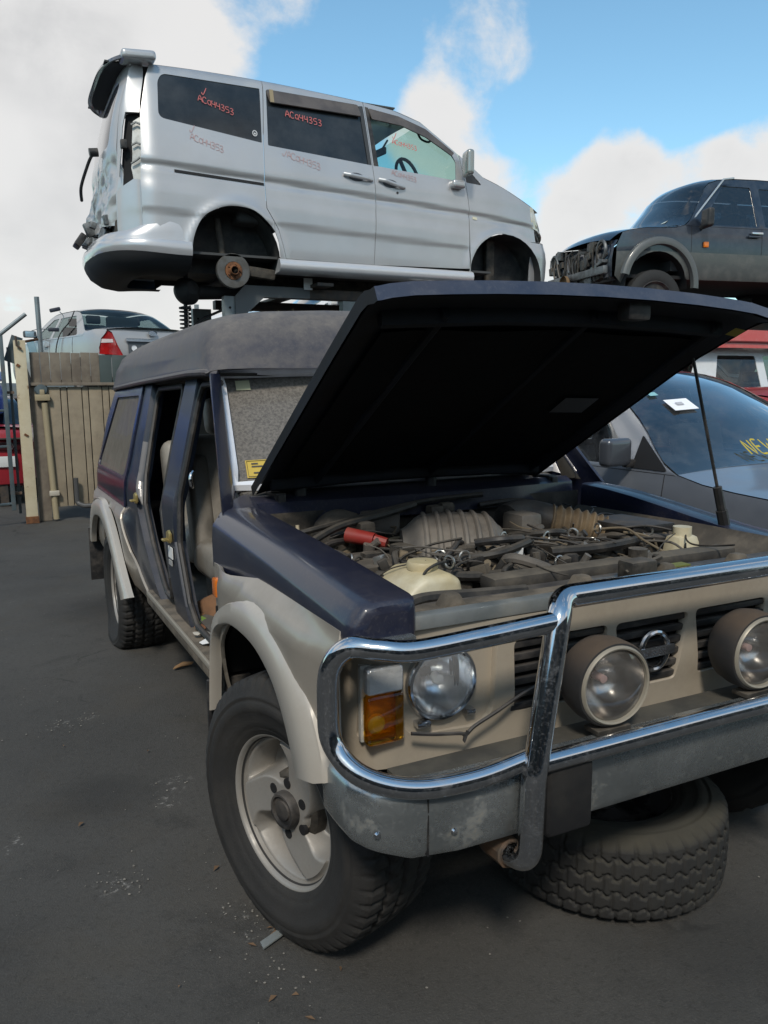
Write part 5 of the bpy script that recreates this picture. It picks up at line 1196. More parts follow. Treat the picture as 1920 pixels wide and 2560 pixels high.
# ------------------------------------------------------------------ background cars: one builder, each with its own proportions (local: nose towards -y)
carglass = glass('car glass', (.34, .40, .40), .75, dust=(.25, .24, .22), damt=.10, dscale=8)
darkcab = mat('dark cabin', (.035, .036, .038), .8)
tailred = mat('red lamp lens', (.42, .012, .012), .15, 0, coat=1, crough=.04, col2=(.30, .01, .01), nscale=7)
tyre_bk = mat('tyre black', (.022, .022, .022), .8)
def car(name, label, cat, loc, rz, m, hw=.85, front=-.85, tail=3.5, wb=2.55, sill=.28, belt=.95, nose=.72, bonz=.92, cowl=(.35, 1.0), rf=(1.05, 1.40), rr=(2.5, 1.40), rg=(3.05, 1.02), tz=.95, tum=.26, crown=.06,
        roof_m=None, lower_m=None, two=.0, gm=None, wheels=True, wdrop=0.0, rimm=None, tw=.31, inter=True, lampz=.66, arch=True, doors=(1.25,), notch=None, wins=None, ph=.09, fbulge=.16, side_glass=True):
    t = thing(name, label, cat, loc, rz); gm = gm or carglass; roof_m = roof_m or m
    def w_(y, z):
        h = lerpk([(sill-.1, hw-.09), (sill+.05, hw-.03), (sill+.3, hw-.002), (belt-.12, hw), (belt, hw-.018), (belt+.02, hw-.022), (rf[1], hw-tum*(rf[1]-belt)/.45), (rf[1]+.2, hw-tum*(rf[1]+.2-belt)/.45)], z)
        if y < front+.6: h -= .16*((front+.6-y)/.6)**2.2
        if y > tail-.6: h -= .13*((y-tail+.6)/.6)**2.2
        return h
    S = lambda y, z: (-w_(y, z), y, z)
    top = [(front+.02, nose), (front+.16, bonz-.05), (front+.45, bonz), cowl, ((cowl[0]+rf[0])/2-.02, (cowl[1]+rf[1])/2+.03), rf, ((rf[0]+rr[0])/2, rf[1]*.5+rr[1]*.5+.03), rr, ((rr[0]+rg[0])/2, (rr[1]+rg[1])/2+.02), rg, ((rg[0]+tail)/2, (rg[1]+tz)/2+.01), (tail-.06, tz)]
    topc = cr([Vector(p) for p in top], 4)
    def seg(a, c): return topc[a*4:c*4+1]
    def strip(nm, a, c, mm, cw, bl, n=11):
        rows = []
        for p in seg(a, c):
            ww = w_(p.x, p.y); rows.append([Vector((-ww+2*ww*j/(n-1), p.x-bl*(1-abs(-1+2*j/(n-1))**2.2), p.y+cw*(1-abs(-1+2*j/(n-1))**2.6))) for j in range(n)])
        b = B(); b.grid(rows); return b.o(nm, mm, t)
    strip('bonnet', 0, 3, m, .05, .06); strip('windscreen', 3, 5, gm, crown*.8, .09); strip('roof', 5, 7, roof_m, crown, 0); strip('rear_window', 7, 9, gm, crown*.7, -.08); strip('boot_lid', 9, 11, m, .04, -.06)
    # sides
    ar = lambda cy: [(cy+(tw+.05)*math.cos(R(a)), tw+(tw+.05)*math.sin(R(a))) for a in range(172, 5, -12)]
    f0, f1 = front+.10, tail-.12
    gl = [(p.x, p.y-.012) for p in seg(3, 9)]
    lo = [(f0, sill+.04), (f0, nose-.05)] + [(p.x, p.y-.006) for p in seg(1, 3)] + [(cowl[0]+.02, belt)] + [(rg[0]-.02, belt)] + [(p.x, p.y-.006) for p in seg(9, 11)] + [(f1, sill+.08)]
    if arch:
        lo += [(wb+tw+.09, sill+.04)] + list(reversed(ar(wb))) + [(wb-tw-.09, sill), (tw+.09, sill)] + list(reversed(ar(0)))
    for mir in (False, True):
        if lower_m:
            lo_b = [p for p in lo if p[1] <= two+1e-6]; clip = []
            n = len(lo)
            for i in range(n):
                a, c = lo[i], lo[(i+1) % n]
                if a[1] <= two: clip.append(a)
                if (a[1]-two)*(c[1]-two) < 0: k = (two-a[1])/(c[1]-a[1]); clip.append((a[0]+k*(c[0]-a[0]), two))
            up = []
            for i in range(n):
                a, c = lo[i], lo[(i+1) % n]
                if a[1] >= two: up.append(a)
                if (a[1]-two)*(c[1]-two) < 0: k = (two-a[1])/(c[1]-a[1]); up.append((a[0]+k*(c[0]-a[0]), two))
            panel('body_side', up, S, m, t, h=ph, flip=True, mirror=mir, flange=0); panel('lower_body', clip, S, lower_m, t, h=ph, flip=True, mirror=mir, flange=0, inset=-.012)
        else: panel('body_side', lo, S, m, t, h=ph, flip=True, mirror=mir, flange=0)
        gh = [(cowl[0]+.03, belt+.004)] + gl + [(rg[0]-.03, belt+.004)]
        ws_ = wins or [[(cowl[0]+.16, belt+.03), (rf[0]+.07, rf[1]-.075), (doors[0]-.03, rf[1]-.07), (doors[0]-.03, belt+.03)], [(doors[0]+.05, belt+.03), (doors[0]+.05, rf[1]-.07), (rr[0]-.05, rr[1]-.07), (rg[0]-.28, belt+.03)]]
        ws_ = [rpoly(p, .03) for p in ws_]
        panel('window_frame', gh, S, m, t, ws_, h=ph, flip=True, mirror=mir, flange=.015)
        if side_glass:
            for q in ws_: panel('side_window', q, S, gm, t, h=.15, flip=True, mirror=mir, inset=.01, flange=0)
        for d in doors:
            pass
        for yd in [cowl[0]+.10] + list(doors) + [rg[0]-.45]:
            b = B(); b.tube([Vector(((-1 if not mir else 1)*(w_(yd, z)+.001), yd, z)) for z in [sill+.04+(belt-sill-.04)*k/6 for k in range(7)]], .003, 4); b.o('door_gap', blackm, t)
        for yd in list(doors):
            b = B(); b.box(((-1 if not mir else 1)*(w_(yd-.14, belt-.1)+.018), yd-.14, belt-.10), (.03, .17, .03), bev=.01); b.o('door_handle', m, t)
    # ends
    for nm, yb, sg, zt in (('front_bumper', front, -1, nose), ('rear_bumper', tail, 1, tz)):
        rows = []
        for z, d in [(sill-.02, -.10), (sill+.02, -.02), (sill+.12, 0), ((sill+zt)/2, .01), (zt-.08, -.01), (zt+.005, -.06)]:
            ww = w_(yb-sg*.10, z)+.004
            rows.append([Vector((ww*math.sin(R(90*q)) if True else 0, yb+sg*(d-fbulge*(abs(q))**3.2), z)) for q in [-1+2*k/16 for k in range(17)]])
        b = B(); b.grid(rows); b.o(nm, m, t)
    if inter:
        b = B(); b.box((0, (cowl[0]+rg[0])/2, belt-.28), (hw*1.7, rg[0]-cowl[0]+.2, .5)); b.o('cabin_tub', darkcab, t)
        for x in (-.36, .36):
            for y in (cowl[0]+.95, cowl[0]+1.75):
                b = B(); b.box((x, y, belt+.02), (.44, .13, .45), rot=Matrix.Rotation(R(-14), 4, 'X'), bev=.04, seg=3); b.box((x, y+.06, belt+.33), (.24, .08, .14), bev=.03, seg=3); b.o('car_seat', darkcab, t, sharp=None)
        b = B(); b.box((0, cowl[0]+.28, belt-.02), (hw*1.6, .4, .2), bev=.06); b.o('dashboard', darkcab, t)
    if wheels:
        for s in (-1, 1):
            for y in (0, wb):
                mt = Matrix.Translation((s*(hw-.12), y, tw-wdrop)) @ (out_l if s < 0 else out_r)
                b = B(); b.lathe([(tw*.62, .09), (tw*.70, .105), (tw*.9, .10), (tw*.985, .075), (tw, .04), (tw, -.04), (tw*.98, -.09), (tw*.62, -.1)], 40, mt); wq = b.o('tyre', tyre_bk, t)
                b = B(); b.lathe([(.0001, .07), (.06, .075), (tw*.3, .05), (tw*.55, .06), (tw*.62, .095), (tw*.66, .09)], 30, mt); b.o('wheel_rim', rimm or alloy, wq)
    if arch:
        for s in (-1, 1):
            for cy in (0, wb):
                b = B(); rows = [[Vector((s*x, cy+(tw+.055)*math.cos(R(a)), tw+(tw+.055)*math.sin(R(a)))) for x in (hw-.02, hw-.35)] for a in range(0, 181, 12)]
                b.grid(rows); inn_ = [r_[1] for r_ in rows]; b.add(inn_, [tuple(range(len(inn_)))]); b.o('wheel_housing', blackm, t)
    b = B(); b.box((0, (front+tail)/2, sill+.03), (hw*1.75, tail-front-.4, .04)); b.o('floor_pan', blackm, t)
    return t, w_
def carmirror(t, x, y, z, m, foot=True, w2=.20, gl_m=None, hh=.13):
    b = B(); s = 1 if x > 0 else -1
    b.box((x+s*w2*.5, y, z), (w2, .09, hh), rot=RZ(-s*8), bev=.035, seg=4); mm = b.o('door_mirror', m, t, sharp=None)
    b = B(); b.box((x, y, z-hh*.42), (.08, .05, .05), bev=.015); b.o('mirror_foot', blackpl, mm)
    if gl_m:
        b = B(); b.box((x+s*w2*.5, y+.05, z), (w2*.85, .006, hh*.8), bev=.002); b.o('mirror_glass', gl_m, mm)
    return mm
def ell(u0, v0, a, c, n=16): return [(u0+a*math.cos(2*math.pi*k/n), v0+c*math.sin(2*math.pi*k/n)) for k in range(n)]

# ---- grey hatchback alongside on the right
greyp = mat('blue grey metallic', (.235, .255, .29), .32, .45, coat=.8, crough=.06, dust=(.25, .25, .26), damt=.2, dscale=4)
hatch_glass = glass('hatch windscreen', (.68, .74, .74), 1.7, dust=(.25, .26, .28), damt=.10, dscale=6)
hat, hw_f = car('hatchback_car', 'blue grey hatchback parked beside the blue wagon with a white note on its windscreen', 'car', (2.85, .95, 0), 0, greyp, hw=.86, front=-.82, tail=3.15, wb=2.5, belt=1.0, nose=.74, bonz=.93, cowl=(.42, 1.01), rf=(1.40, 1.565), rr=(2.75, 1.52), rg=(3.0, 1.05), tz=1.0, doors=(1.75,), gm=hatch_glass, tum=.22,
        wins=[[(.80, 1.03), (1.40, 1.495), (1.72, 1.50), (1.72, 1.03)], [(1.79, 1.03), (1.79, 1.495), (2.70, 1.45), (2.78, 1.04)]])
panel('sail_panel', rpoly([(.50, 1.02), (.80, 1.22), (.80, 1.02)], .01), lambda y, z: (-hw_f(y, z)-.003, y, z), blackm, hat, flip=True, flange=0)
carmirror(hat, -.86, .80, 1.12, mat('dark mirror shell', (.075, .082, .095), .3, .3, coat=.6), w2=.22, hh=.17)
def hws(u, v):   # windscreen frame: u across, v up
    y = .42+(1.40-.42)*v; z = 1.01+(1.565-1.01)*v+.034*math.sin(math.pi*v); k = 1-abs(u)**2.2
    return (u*(.82-.1*v), y-.09*k-.02*math.sin(math.pi*v)-.006, z+.05*k+.008)
b = B(); b.grid([[hws(-.60+.24*i, .50+.12*j) for i in (0, 1)] for j in (0, 1)]); nt_ = b.o('paper_note', mat('white note', (.85, .85, .86), .6), hat, smooth=False)
b = B(); b.grid([[Vector(hws(-.53+.07*i, .55+.03*j))+Vector((0, -.004, .003)) for i in (0, 1)] for j in (0, 1)]); b.o('note_print', mat('grey print', (.45, .45, .47), .6), nt_, smooth=False)
b = B(); b.grid([[hws(-.66+.08*i, .68+.04*j) for i in (0, 1)] for j in (0, 1)]); b.o('teal_sticker', mat('teal sticker', (.25, .48, .50), .5), hat, smooth=False)
scrawl('marker_lettering', [[(u*1.0, v) for u, v in st] for st in strokes('NEW', -.33, .065, .115, 0, .85)], mat('yellow marker', (.48, .37, .03), .6), hat, .013, lambda u, v: Vector(hws(u, v))+Vector((0, -.001, .001)))
b = B(); b.tube([(-.88, 1.52, 1.0), (-.885, 1.52, 1.13)], .006, 6); b.o('lock_rod', chrome, hat)
for s in (-1, 1):
    b = B(); b.box((s*.56, -.765+.05, .70), (.36, .10, .13), rot=RZ(s*22), bev=.03, seg=3); b.o('headlamp', mat('clear headlamp', (.62, .62, .56)), hat, sharp=None)
b = B(); b.box((0, -.815, .66), (.62, .03, .09), bev=.02); b.o('grille', blackpl, hat)
# ---- red hatchback beyond it
redp = mat('red paint', (.40, .028, .026), .3, 0, coat=.9, dust=(.3, .2, .18), damt=.2)
car('red_hatchback', 'red hatchback beyond the blue grey hatchback, seen through its glass', 'car', (4.75, 1.1, 0), 0, redp, hw=.86, front=-.85, tail=3.2, wb=2.5, belt=.98, cowl=(.40, .99), rf=(1.3, 1.42), rr=(2.7, 1.41), rg=(3.0, 1.03), tz=1.0, doors=(1.75,))
# ---- white van with a red roof under the rack
whitep = mat('white paint', (.62, .64, .65), .35, 0, coat=.6, dust=(.35, .33, .3), damt=.25, dscale=4)
redroof = mat('red roof paint', (.50, .055, .045), .35, 0, coat=.5, dust=(.5, .28, .25), damt=.25)
rv, rv_w = car('red_roof_van', 'white van with a red roof under the dark wagon on the rack', 'van', (5.55, 5.95, 0), R(-90), whitep, hw=.86, front=-.55, tail=3.6, wb=2.35, belt=1.30, nose=.95, bonz=1.18, cowl=(.38, 1.28), rf=(1.02, 2.0), rr=(3.4, 2.0), rg=(3.5, 1.35), tz=1.3, tum=.16, crown=.10, roof_m=redroof, doors=(1.95,),
        wins=[[(.98, 1.34), (1.20, 1.90), (1.88, 1.90), (1.88, 1.34)], [(2.02, 1.34), (2.02, 1.90), (3.2, 1.90), (3.25, 1.34)]])
b = B(); b.grid([[Vector((x, y, z)) for x in (-.80, -.4, 0, .4, .80)] for y, z in ((.46, 1.985), (.50, 2.03), (.62, 2.055), (.66, 2.05), (.74, 2.15), (.90, 2.19), (1.3, 2.21), (2.2, 2.22), (3.4, 2.2))]); b.o('raised_roof', redroof, rv, sharp=25)
for s in (-1, 1):
    b = B(); b.grid([[Vector((s*.80, y, z1)), Vector((s*.815, y, z0))] for y, z1, z0 in ((.46, 1.985, 1.97), (.62, 2.055, 1.97), (.66, 2.05, 1.972), (.74, 2.15, 1.975), (.90, 2.19, 1.98), (1.3, 2.21, 1.985), (3.4, 2.2, 1.985))]); b.o('raised_roof_side', redroof, rv)
    b = B(); b.tube([(s*.822, .70, 2.045), (s*.825, 1.3, 2.06), (s*.825, 3.4, 2.06)], .012, 6); b.o('roof_moulding', mat('dark red groove', (.12, .012, .012), .6), rv)
b = B(); b.box((.45, 1.02, 2.29), (.5, .42, .15), rot=RZ(4), bev=.01, taper=(.9, .8)); pn = b.o('white_panel_box', whitep, None); pn.parent = None
pn.matrix_world = Matrix.Translation((5.55, 5.95, 0)) @ Matrix.Rotation(R(-90), 4, 'Z'); tag(pn, 'small white sheet metal box lying on the red van roof', 'metal box')
# ---- white car behind, nose to the left
wc, wc_w = car('white_car', 'white car behind the rack post with its white door mirror showing', 'car', (2.05, 9.05, 1.58), R(-90), mat('bright white paint', (.78, .79, .80), .3, 0, coat=.8), hw=.86, belt=1.0, cowl=(.32, 1.02), rf=(1.35, 1.50), rr=(2.6, 1.5), doors=(1.7,), front=-.9, ph=.12)
carmirror(wc, .86, .62, 1.10, mat('bright white paint', (.78, .79, .80)), w2=.22, hh=.15)
# ---- silver sedan, tail towards us, up on a platform behind the fence
sedp = mat('sedan silver', (.37, .365, .36), .32, .3, coat=.6, crough=.06, dust=(.4, .4, .4), damt=.15)
sed, sed_w = car('silver_sedan', 'silver sedan with red tail lamps raised behind the board fence, tail towards us', 'car', (-.10, 15.05, 1.42), R(195.7), sedp, hw=.88, front=-.95, tail=3.72, wb=2.75, belt=.97, cowl=(.45, .98), rf=(1.2, 1.42), rr=(2.35, 1.42), rg=(3.05, 1.06), tz=1.05, doors=(1.55,), ph=.1, fbulge=.10,
        gm=glass('sedan glass', (.55, .66, .66), .3))
def tailpt(x, z): return (x, 3.725-.10*(abs(math.asin(min(1, abs(x)/.86)))/(math.pi/2))**3.2+.012, z)
for s in (-1, 1):
    lp = panel('tail_lamp', [(s*.87, .66), (s*.52, .64), (s*.60, .80), (s*.68, 1.0), (s*.74, 1.03), (s*.83, .90)], tailpt, tailred, sed, h=.05, flange=.02)
    panel('reversing_lamp', [(s*.845, .83), (s*.66, .84), (s*.67, .89), (s*.83, .89)], lambda x, z: (x, tailpt(x, z)[1]+.006, z), mat('clear tail lens', (.72, .60, .58), .12, 0, coat=1), lp, h=.05, flange=0)
panel('badge', ell(0, 1.0, .075, .042), tailpt, chrome, sed, h=.05, flange=.02)
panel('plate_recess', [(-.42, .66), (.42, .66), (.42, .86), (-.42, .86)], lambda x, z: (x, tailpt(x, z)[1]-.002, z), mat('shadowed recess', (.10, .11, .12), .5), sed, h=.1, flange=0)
panel('plate_garnish', rpoly([(-.46, .865), (.46, .865), (.46, .91), (-.46, .91)], .01), tailpt, mat('bright garnish', (.66, .67, .69), .2, .8), sed, h=.1, flange=.03)
panel('number_plate', [(-.20, .69), (.20, .69), (.20, .81), (-.20, .81)], lambda x, z: (x, tailpt(x, z)[1]+.005, z), mat('plate grey', (.45, .45, .43), .5), sed, h=.1, flange=.006)
panel('reflector', ell(.33, .76, .045, .045), lambda x, z: (x, tailpt(x, z)[1]+.008, z), mat('white spot', (.85, .85, .85), .4), sed, h=.05, flange=.006)
b = B(); b.box((.0, 2.6, 1.16), (.55, .10, .35), bev=.04); b.o('rear_headrest', darkcab, sed)
carmirror(sed, .89, .95, 1.10, mat('mirror dark', (.06, .065, .07), .5), w2=.22, hh=.12, gl_m=mat('sky reflection tint', (.35, .48, .55), .15, .3))  # mirror face coloured blue to stand for the sky it reflects
b = B(); b.box((1.0, 1.0, .88), (.13, .05, .26), rot=Matrix.Rotation(R(14), 4, 'Y'), bev=.03, seg=3); b.o('hanging_mirror_glass', mat('painted sky reflection', (.30, .46, .52), .2, .2, coat=.5), sed)  # reflected sky is put into the colour of this mirror glass
b = B(); b.tube(cr([(.72, 2.38, 1.42), (.78, 2.3, 1.25), (.88, 2.1, 1.05), (.93, 2.0, .8), (.92, 1.95, .55)], 5), .011, 6); b.o('loose_seal', blackpl, sed)
# ---- blue car behind the gate, red car at the left edge
car('blue_wagon', 'bright blue wagon behind the steel gate at the left edge', 'car', (-2.15, 10.35, .93), R(90), mat('bright blue paint', (.02, .10, .52), .35, 0, coat=.6, dust=(.2, .25, .4), damt=.2), hw=.86, front=-.80, tail=3.2, wb=2.5, belt=1.0, cowl=(-.30, 1.02), rf=(-.02, 1.47), rr=(2.6, 1.47), rg=(3.0, 1.0), doors=(1.1,), ph=.12, gm=mat('dark blue glass', (.03, .035, .05), .08, 0, coat=.5))
rc, rc_w = car('red_sedan', 'dark red car low at the left edge behind the gate frame, number plate partly showing', 'car', (-1.82, 12.95, 0), R(180), mat('dark red paint', (.30, .02, .03), .35, 0, coat=.7), hw=.85, tail=3.4, belt=.98, tz=1.03, rg=(3.0, 1.05), rr=(2.3, 1.4), rf=(1.1, 1.4), ph=.12)
rear_y = 3.41
b = B(); b.box((-.30, rear_y+.012, .60), (.50, .012, .14), bev=.003); rp = b.o('number_plate', mat('plate white', (.62, .63, .62), .5), rc)
text_part('plate_digits', 'FE49', mat('plate black', (.02, .02, .02), .5), rp, .125, Matrix.Translation((-.06, rear_y+.0195, .56)) @ Matrix.Rotation(R(180), 4, 'Z') @ Matrix.Rotation(R(90), 4, 'X'), ext=.001)
b = B(); b.box((-.2, rear_y+.01, .80), (1.2, .02, .10), bev=.005); b.o('tail_strip', mat('dark red strip', (.05, .008, .01), .3), rc)
b = B(); b.tube([(-.48+.04*math.cos(a), rear_y+.022, .80+.045*math.sin(a)) for a in [2*math.pi*k/16 for k in range(16)]], .008, 6, closed=True); b.o('badge', chrome, rc)

# ---- dark wagon with a stripped nose up on the rack at the right
darkp = mat('dark slate paint', (.009, .015, .027), .3, .1, coat=.9, crough=.06, dust=(.15, .16, .17), damt=.2, dscale=4)
greylow = mat('grey lower paint', (.085, .09, .088), .4, .2, coat=.3, dust=(.2, .19, .17), damt=.3)
darkglass = glass('dark wagon glass', (.10, .12, .14), 1.0, dust=(.2, .2, .2), damt=.08)
dw, dw_w = car('dark_wagon', 'dark slate off-road wagon with its nose stripped, up on the rack at the right', 'car', (6.62, 6.90, 2.47), R(-101), darkp, hw=.86, front=-.62, tail=4.0, wb=2.97, sill=.50, belt=1.14, nose=.95, bonz=1.10, cowl=(.36, 1.15), rf=(.97, 1.77), rr=(3.6, 1.77), rg=(3.85, 1.2), tz=1.15, tum=.17, crown=.07, lower_m=greylow, two=.82, gm=darkglass, tw=.385, wdrop=.16, rimm=blackpl, doors=(1.50, 2.4), ph=.07, fbulge=.05,
         wins=[[(.62, 1.17), (1.03, 1.69), (1.44, 1.69), (1.44, 1.17)], [(1.56, 1.17), (1.56, 1.68), (2.36, 1.68), (2.36, 1.17)], [(2.46, 1.17), (2.46, 1.68), (3.5, 1.68), (3.7, 1.17)]])
for s in (-1, 1):
    rows = []
    for k in range(31):
        a = R(-4+172*k/30); cy, cz = .02, .42
        rows.append([Vector((s*x, cy-r_*math.cos(a)*-1 if False else cy+r_*math.cos(a), cz+r_*math.sin(a)*1.04)) for x, r_ in ((.86, .555), (.90, .545), (.915, .525), (.92, .49), (.915, .462), (.86, .455))])
    b = B(); b.grid(rows); b.o('wheel_arch_flare', mat('grey flare', (.095, .10, .098), .45, .1, coat=.2), dw)
    b = B(); b.box((s*.875, .66, .92), (.03, .07, .07), bev=.012); b.o('side_indicator', amber_flat, dw)
    b = B(); b.box((s*.885, 1.40, 1.08), (.03, .17, .035), bev=.01); b.o('bright_handle', chrome, dw)
    b = B(); b.tube([(s*.80, .50, 1.22), (s*.712, .99, 1.755), (s*.70, 1.15, 1.78)], .012, 6); b.o('pillar_drip_rail', mat('bright rail', (.55, .57, .58), .3, .7), dw)
carmirror(dw, .87, .60, 1.22, blackpl, w2=.19, hh=.22)
b = B(); b.grid([[Vector((.30+.14*i, .40+.20*j-.05, 1.25+.13*j)) for i in (0, 1)] for j in (0, 1)]); b.o('pale_sticker', mat('pale sticker', (.6, .66, .6), .6), dw, smooth=False)
b = B(); b.grid([[Vector((.42+.10*i, .58+.13*j-.03, 1.43+.10*j)) for i in (0, 1)] for j in (0, 1)]); b.o('pale_sticker', mat('pale sticker', (.6, .66, .6), .6), dw, smooth=False)
b = B(); b.box((-.05, .98, 1.52), (.36, .03, .10), bev=.02); b.o('interior_mirror', mat('grey mirror', (.30, .33, .34), .4), dw)
# stripped nose: radiator support and dangling pieces
nm_ = [bay_m, grime, mat('grey bracket', (.16, .165, .165), .5, .5, col2=(.07, .07, .07), nscale=9), blackpl]
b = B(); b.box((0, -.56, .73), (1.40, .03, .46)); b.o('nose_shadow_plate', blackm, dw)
for k in range(42):
    x = rnd.uniform(-.72, .72); z = rnd.uniform(.50, .97)
    b = B(); b.box((x, -.60-rnd.uniform(0, .05), z), (rnd.uniform(.04, .2), rnd.uniform(.03, .08), rnd.uniform(.03, .14)), rot=Matrix.Rotation(rnd.uniform(-.4, .4), 4, 'Y'), bev=.008); b.o('nose_bracket', rnd.choice(nm_), dw)
for x in (-.62, .62):
    b = B(); b.tube([(x+.10*math.cos(a), -.65, .84+.12*math.sin(a)) for a in [2*math.pi*k/14 for k in range(14)]], .02, 6, closed=True); b.o('headlamp_frame', nm_[2], dw)
for k in range(14):
    x = rnd.uniform(-.7, .7); b = B(); b.tube(cr([(x, -.64, rnd.uniform(.8, .96)), (x+rnd.uniform(-.1, .1), -.68, rnd.uniform(.7, .88)), (x+rnd.uniform(-.15, .15), -.66, rnd.uniform(.5, .7))], 5), .012, 6); b.o('loose_cable', rnd.choice(nm_), dw)
b = B(); b.box((0, -.66, .60), (1.5, .07, .10), bev=.02); b.o('bumper_beam', nm_[2], dw)
b = B(); b.lathe([(.0001, .0), (.09, .0), (.11, .02), (.11, .06)], 24, Matrix.Translation((-.12, -.72, .52)) @ Matrix.Rotation(R(90), 4, 'X')); b.o('tow_ring', mat('rusty ring', (.16, .10, .05), .7), dw)

dw.scale = (1.05, 1.05, 1.05); dw.location.x -= .06; dw.location.z -= .085
# ------------------------------------------------------------------ steel rack carrying the van and the dark wagon
galv = mat('galvanised steel', (.26, .30, .31), .45, .6, col2=(.21, .24, .25), nscale=7, dust=(.22, .2, .18), damt=.25, dscale=5)
dksteel = mat('dark rack steel', (.05, .048, .047), .55, .3, col2=(.09, .07, .055), nscale=9)
rackt = 2.44
def post(x, y, h, label):
    t = thing('rack_post', label, 'post', (x, y, 0), group='steel rack posts')
    b = B(); b.box((0, -.045, h/2), (.19, .006, h)); b.box((-.092, 0, h/2), (.006, .09, h)); b.box((.092, 0, h/2), (.006, .09, h)); b.o('post_web', galv, t, smooth=False)
    for z in (h-.10, h-.22, h-.50, h-.62, h-.9):
        b = B(); b.lathe([(.0001, .003), (.011, .003), (.011, 0)], 12, Matrix.Translation((-.045, -.0485, z)) @ Matrix.Rotation(R(90), 4, 'X')); b.o('bolt_hole', blackm, t)
    b = B(); b.box((0, 0, .006), (.30, .22, .012)); b.o('base_plate', galv, t, smooth=False)
    return t
for x, y, lb in ((.51, 5.22, 'galvanised rack post with bolt holes under the rear of the silver van'), (1.66, 5.22, 'galvanised rack post half hidden by the raised bonnet edge'), (3.9, 5.0, 'galvanised rack post between van and dark wagon'), (8.6, 5.4, 'galvanised rack post under the dark wagon at the right edge'), (.51, 6.45, 'far galvanised rack post under the rear of the silver van'), (3.9, 6.45, 'far galvanised rack post under the front of the silver van'), (8.9, 7.6, 'far galvanised rack post under the dark wagon')):
    post(x, y, 2.34, lb)
for x0, x1, y, lb in ((-.05, 9.8, 5.22, 'near dark steel rack beam under the silver van'), (-.05, 9.8, 6.45, 'far dark steel rack beam under the silver van')):
    b = B(); b.box(((x0+x1)/2+.35, y, 2.39), (x1-x0-.7, .12, .09), bev=.006); tag(b.o('rack_beam', dksteel, None), lb, 'beam', 'rack beams')
for k, x in enumerate((1.3, 3.0, 5.75, 7.5, 8.2, 8.8, 9.3)):
    b = B(); b.box((x, 6.25, 2.455), (.16, 2.6, .03), bev=.004); tag(b.o('rack_cross_plank', dksteel, None), ['cross plank under the middle of the silver van', 'cross plank under the front of the silver van', 'cross plank under the dark wagon nose', 'cross plank under the dark wagon front door', 'cross plank under the dark wagon centre pillar', 'cross plank under the dark wagon middle', 'last cross plank under the dark wagon rear'][k], 'plank', 'rack cross planks')
# sloping gusset with a pale tag
b = B(); b.prism([(.51, 2.10), (.78, 2.34), (1.22, 2.345), (1.22, 2.44), (.60, 2.44), (.51, 2.34)], .012, Matrix.Translation((0, 5.16, 0)) @ Matrix.Rotation(R(90), 4, 'X')); gs = b.o('rack_gusset', mat('grey gusset', (.11, .12, .125), .5, .5), None, smooth=False); tag(gs, 'dark grey triangular gusset plate beside the rack post under the van', 'bracket')
b = B(); b.box((1.20, 5.135, 2.475), (.085, .006, .105), bev=.002); b.o('pale_tag', paper, gs)
# small pale bits on the rack behind the bonnet edge
for k, x in enumerate((2.28, 2.42)):
    b = B(); b.box((x, 4.95, 2.40), (.11-.03*k, .08, .07), bev=.015); tag(b.o('pale_offcut', mat('pale plastic offcut', (.62, .64, .66), .5), None), ['larger pale plastic offcut just behind the bonnet edge under the van', 'smaller pale plastic offcut just behind the bonnet edge under the van'][k], 'offcut')
# axle with brake drum and spring strut hanging off the rack
ax = thing('hanging_axle', 'black axle with round drum and coil spring strut hanging under the van tail', 'axle', (.13, 5.35, 2.385))
axm = mat('oily black iron', (.012, .012, .013), .55, 0, dust=(.06, .055, .05), damt=.3)
b = B(); b.lathe([(.0001, .10), (.06, .095), (.105, .05), (.125, 0), (.11, -.05), (.06, -.09), (.0001, -.095)], 28, Matrix.Rotation(R(75), 4, 'X') @ Matrix.Rotation(R(20), 4, 'Y')); b.o('drum', axm, ax)
b = B(); b.tube([(.05, .02, .0), (.30, .04, .0), (.75, .1, .06)], [.07, .055, .05], 12); b.o('axle_tube', axm, ax)
b = B(); b.cyl((-.01, 0, .1), (-.01, 0, .20), .02); b.cyl((-.02, 0, -.08), (-.03, -.02, -.42), .018); b.o('strut', axm, ax)
b = B(); b.tube([(-.03+.048*math.cos(k*.75), -.02+.048*math.sin(k*.75), -.13-.0042*k) for k in range(52)], .008, 6); b.o('coil_spring', axm, ax)
b = B(); b.lathe([(.02, .0), (.055, .005), (.055, .02), (.02, .03)], 20, Matrix.Translation((-.025, 0, -.16))); b.o('spring_seat', axm, ax)
b = B(); b.lathe([(.02, .0), (.06, .005), (.06, .025), (.02, .03)], 20, Matrix.Translation((-.03, -.02, -.38))); b.o('spring_cup', axm, ax)
b = B(); b.tube(cr([(.04, -.05, -.30), (.12, -.02, -.24), (.25, .02, -.18), (.32, .0, -.15)], 5), .012, 6); b.o('brake_hose', axm, ax)

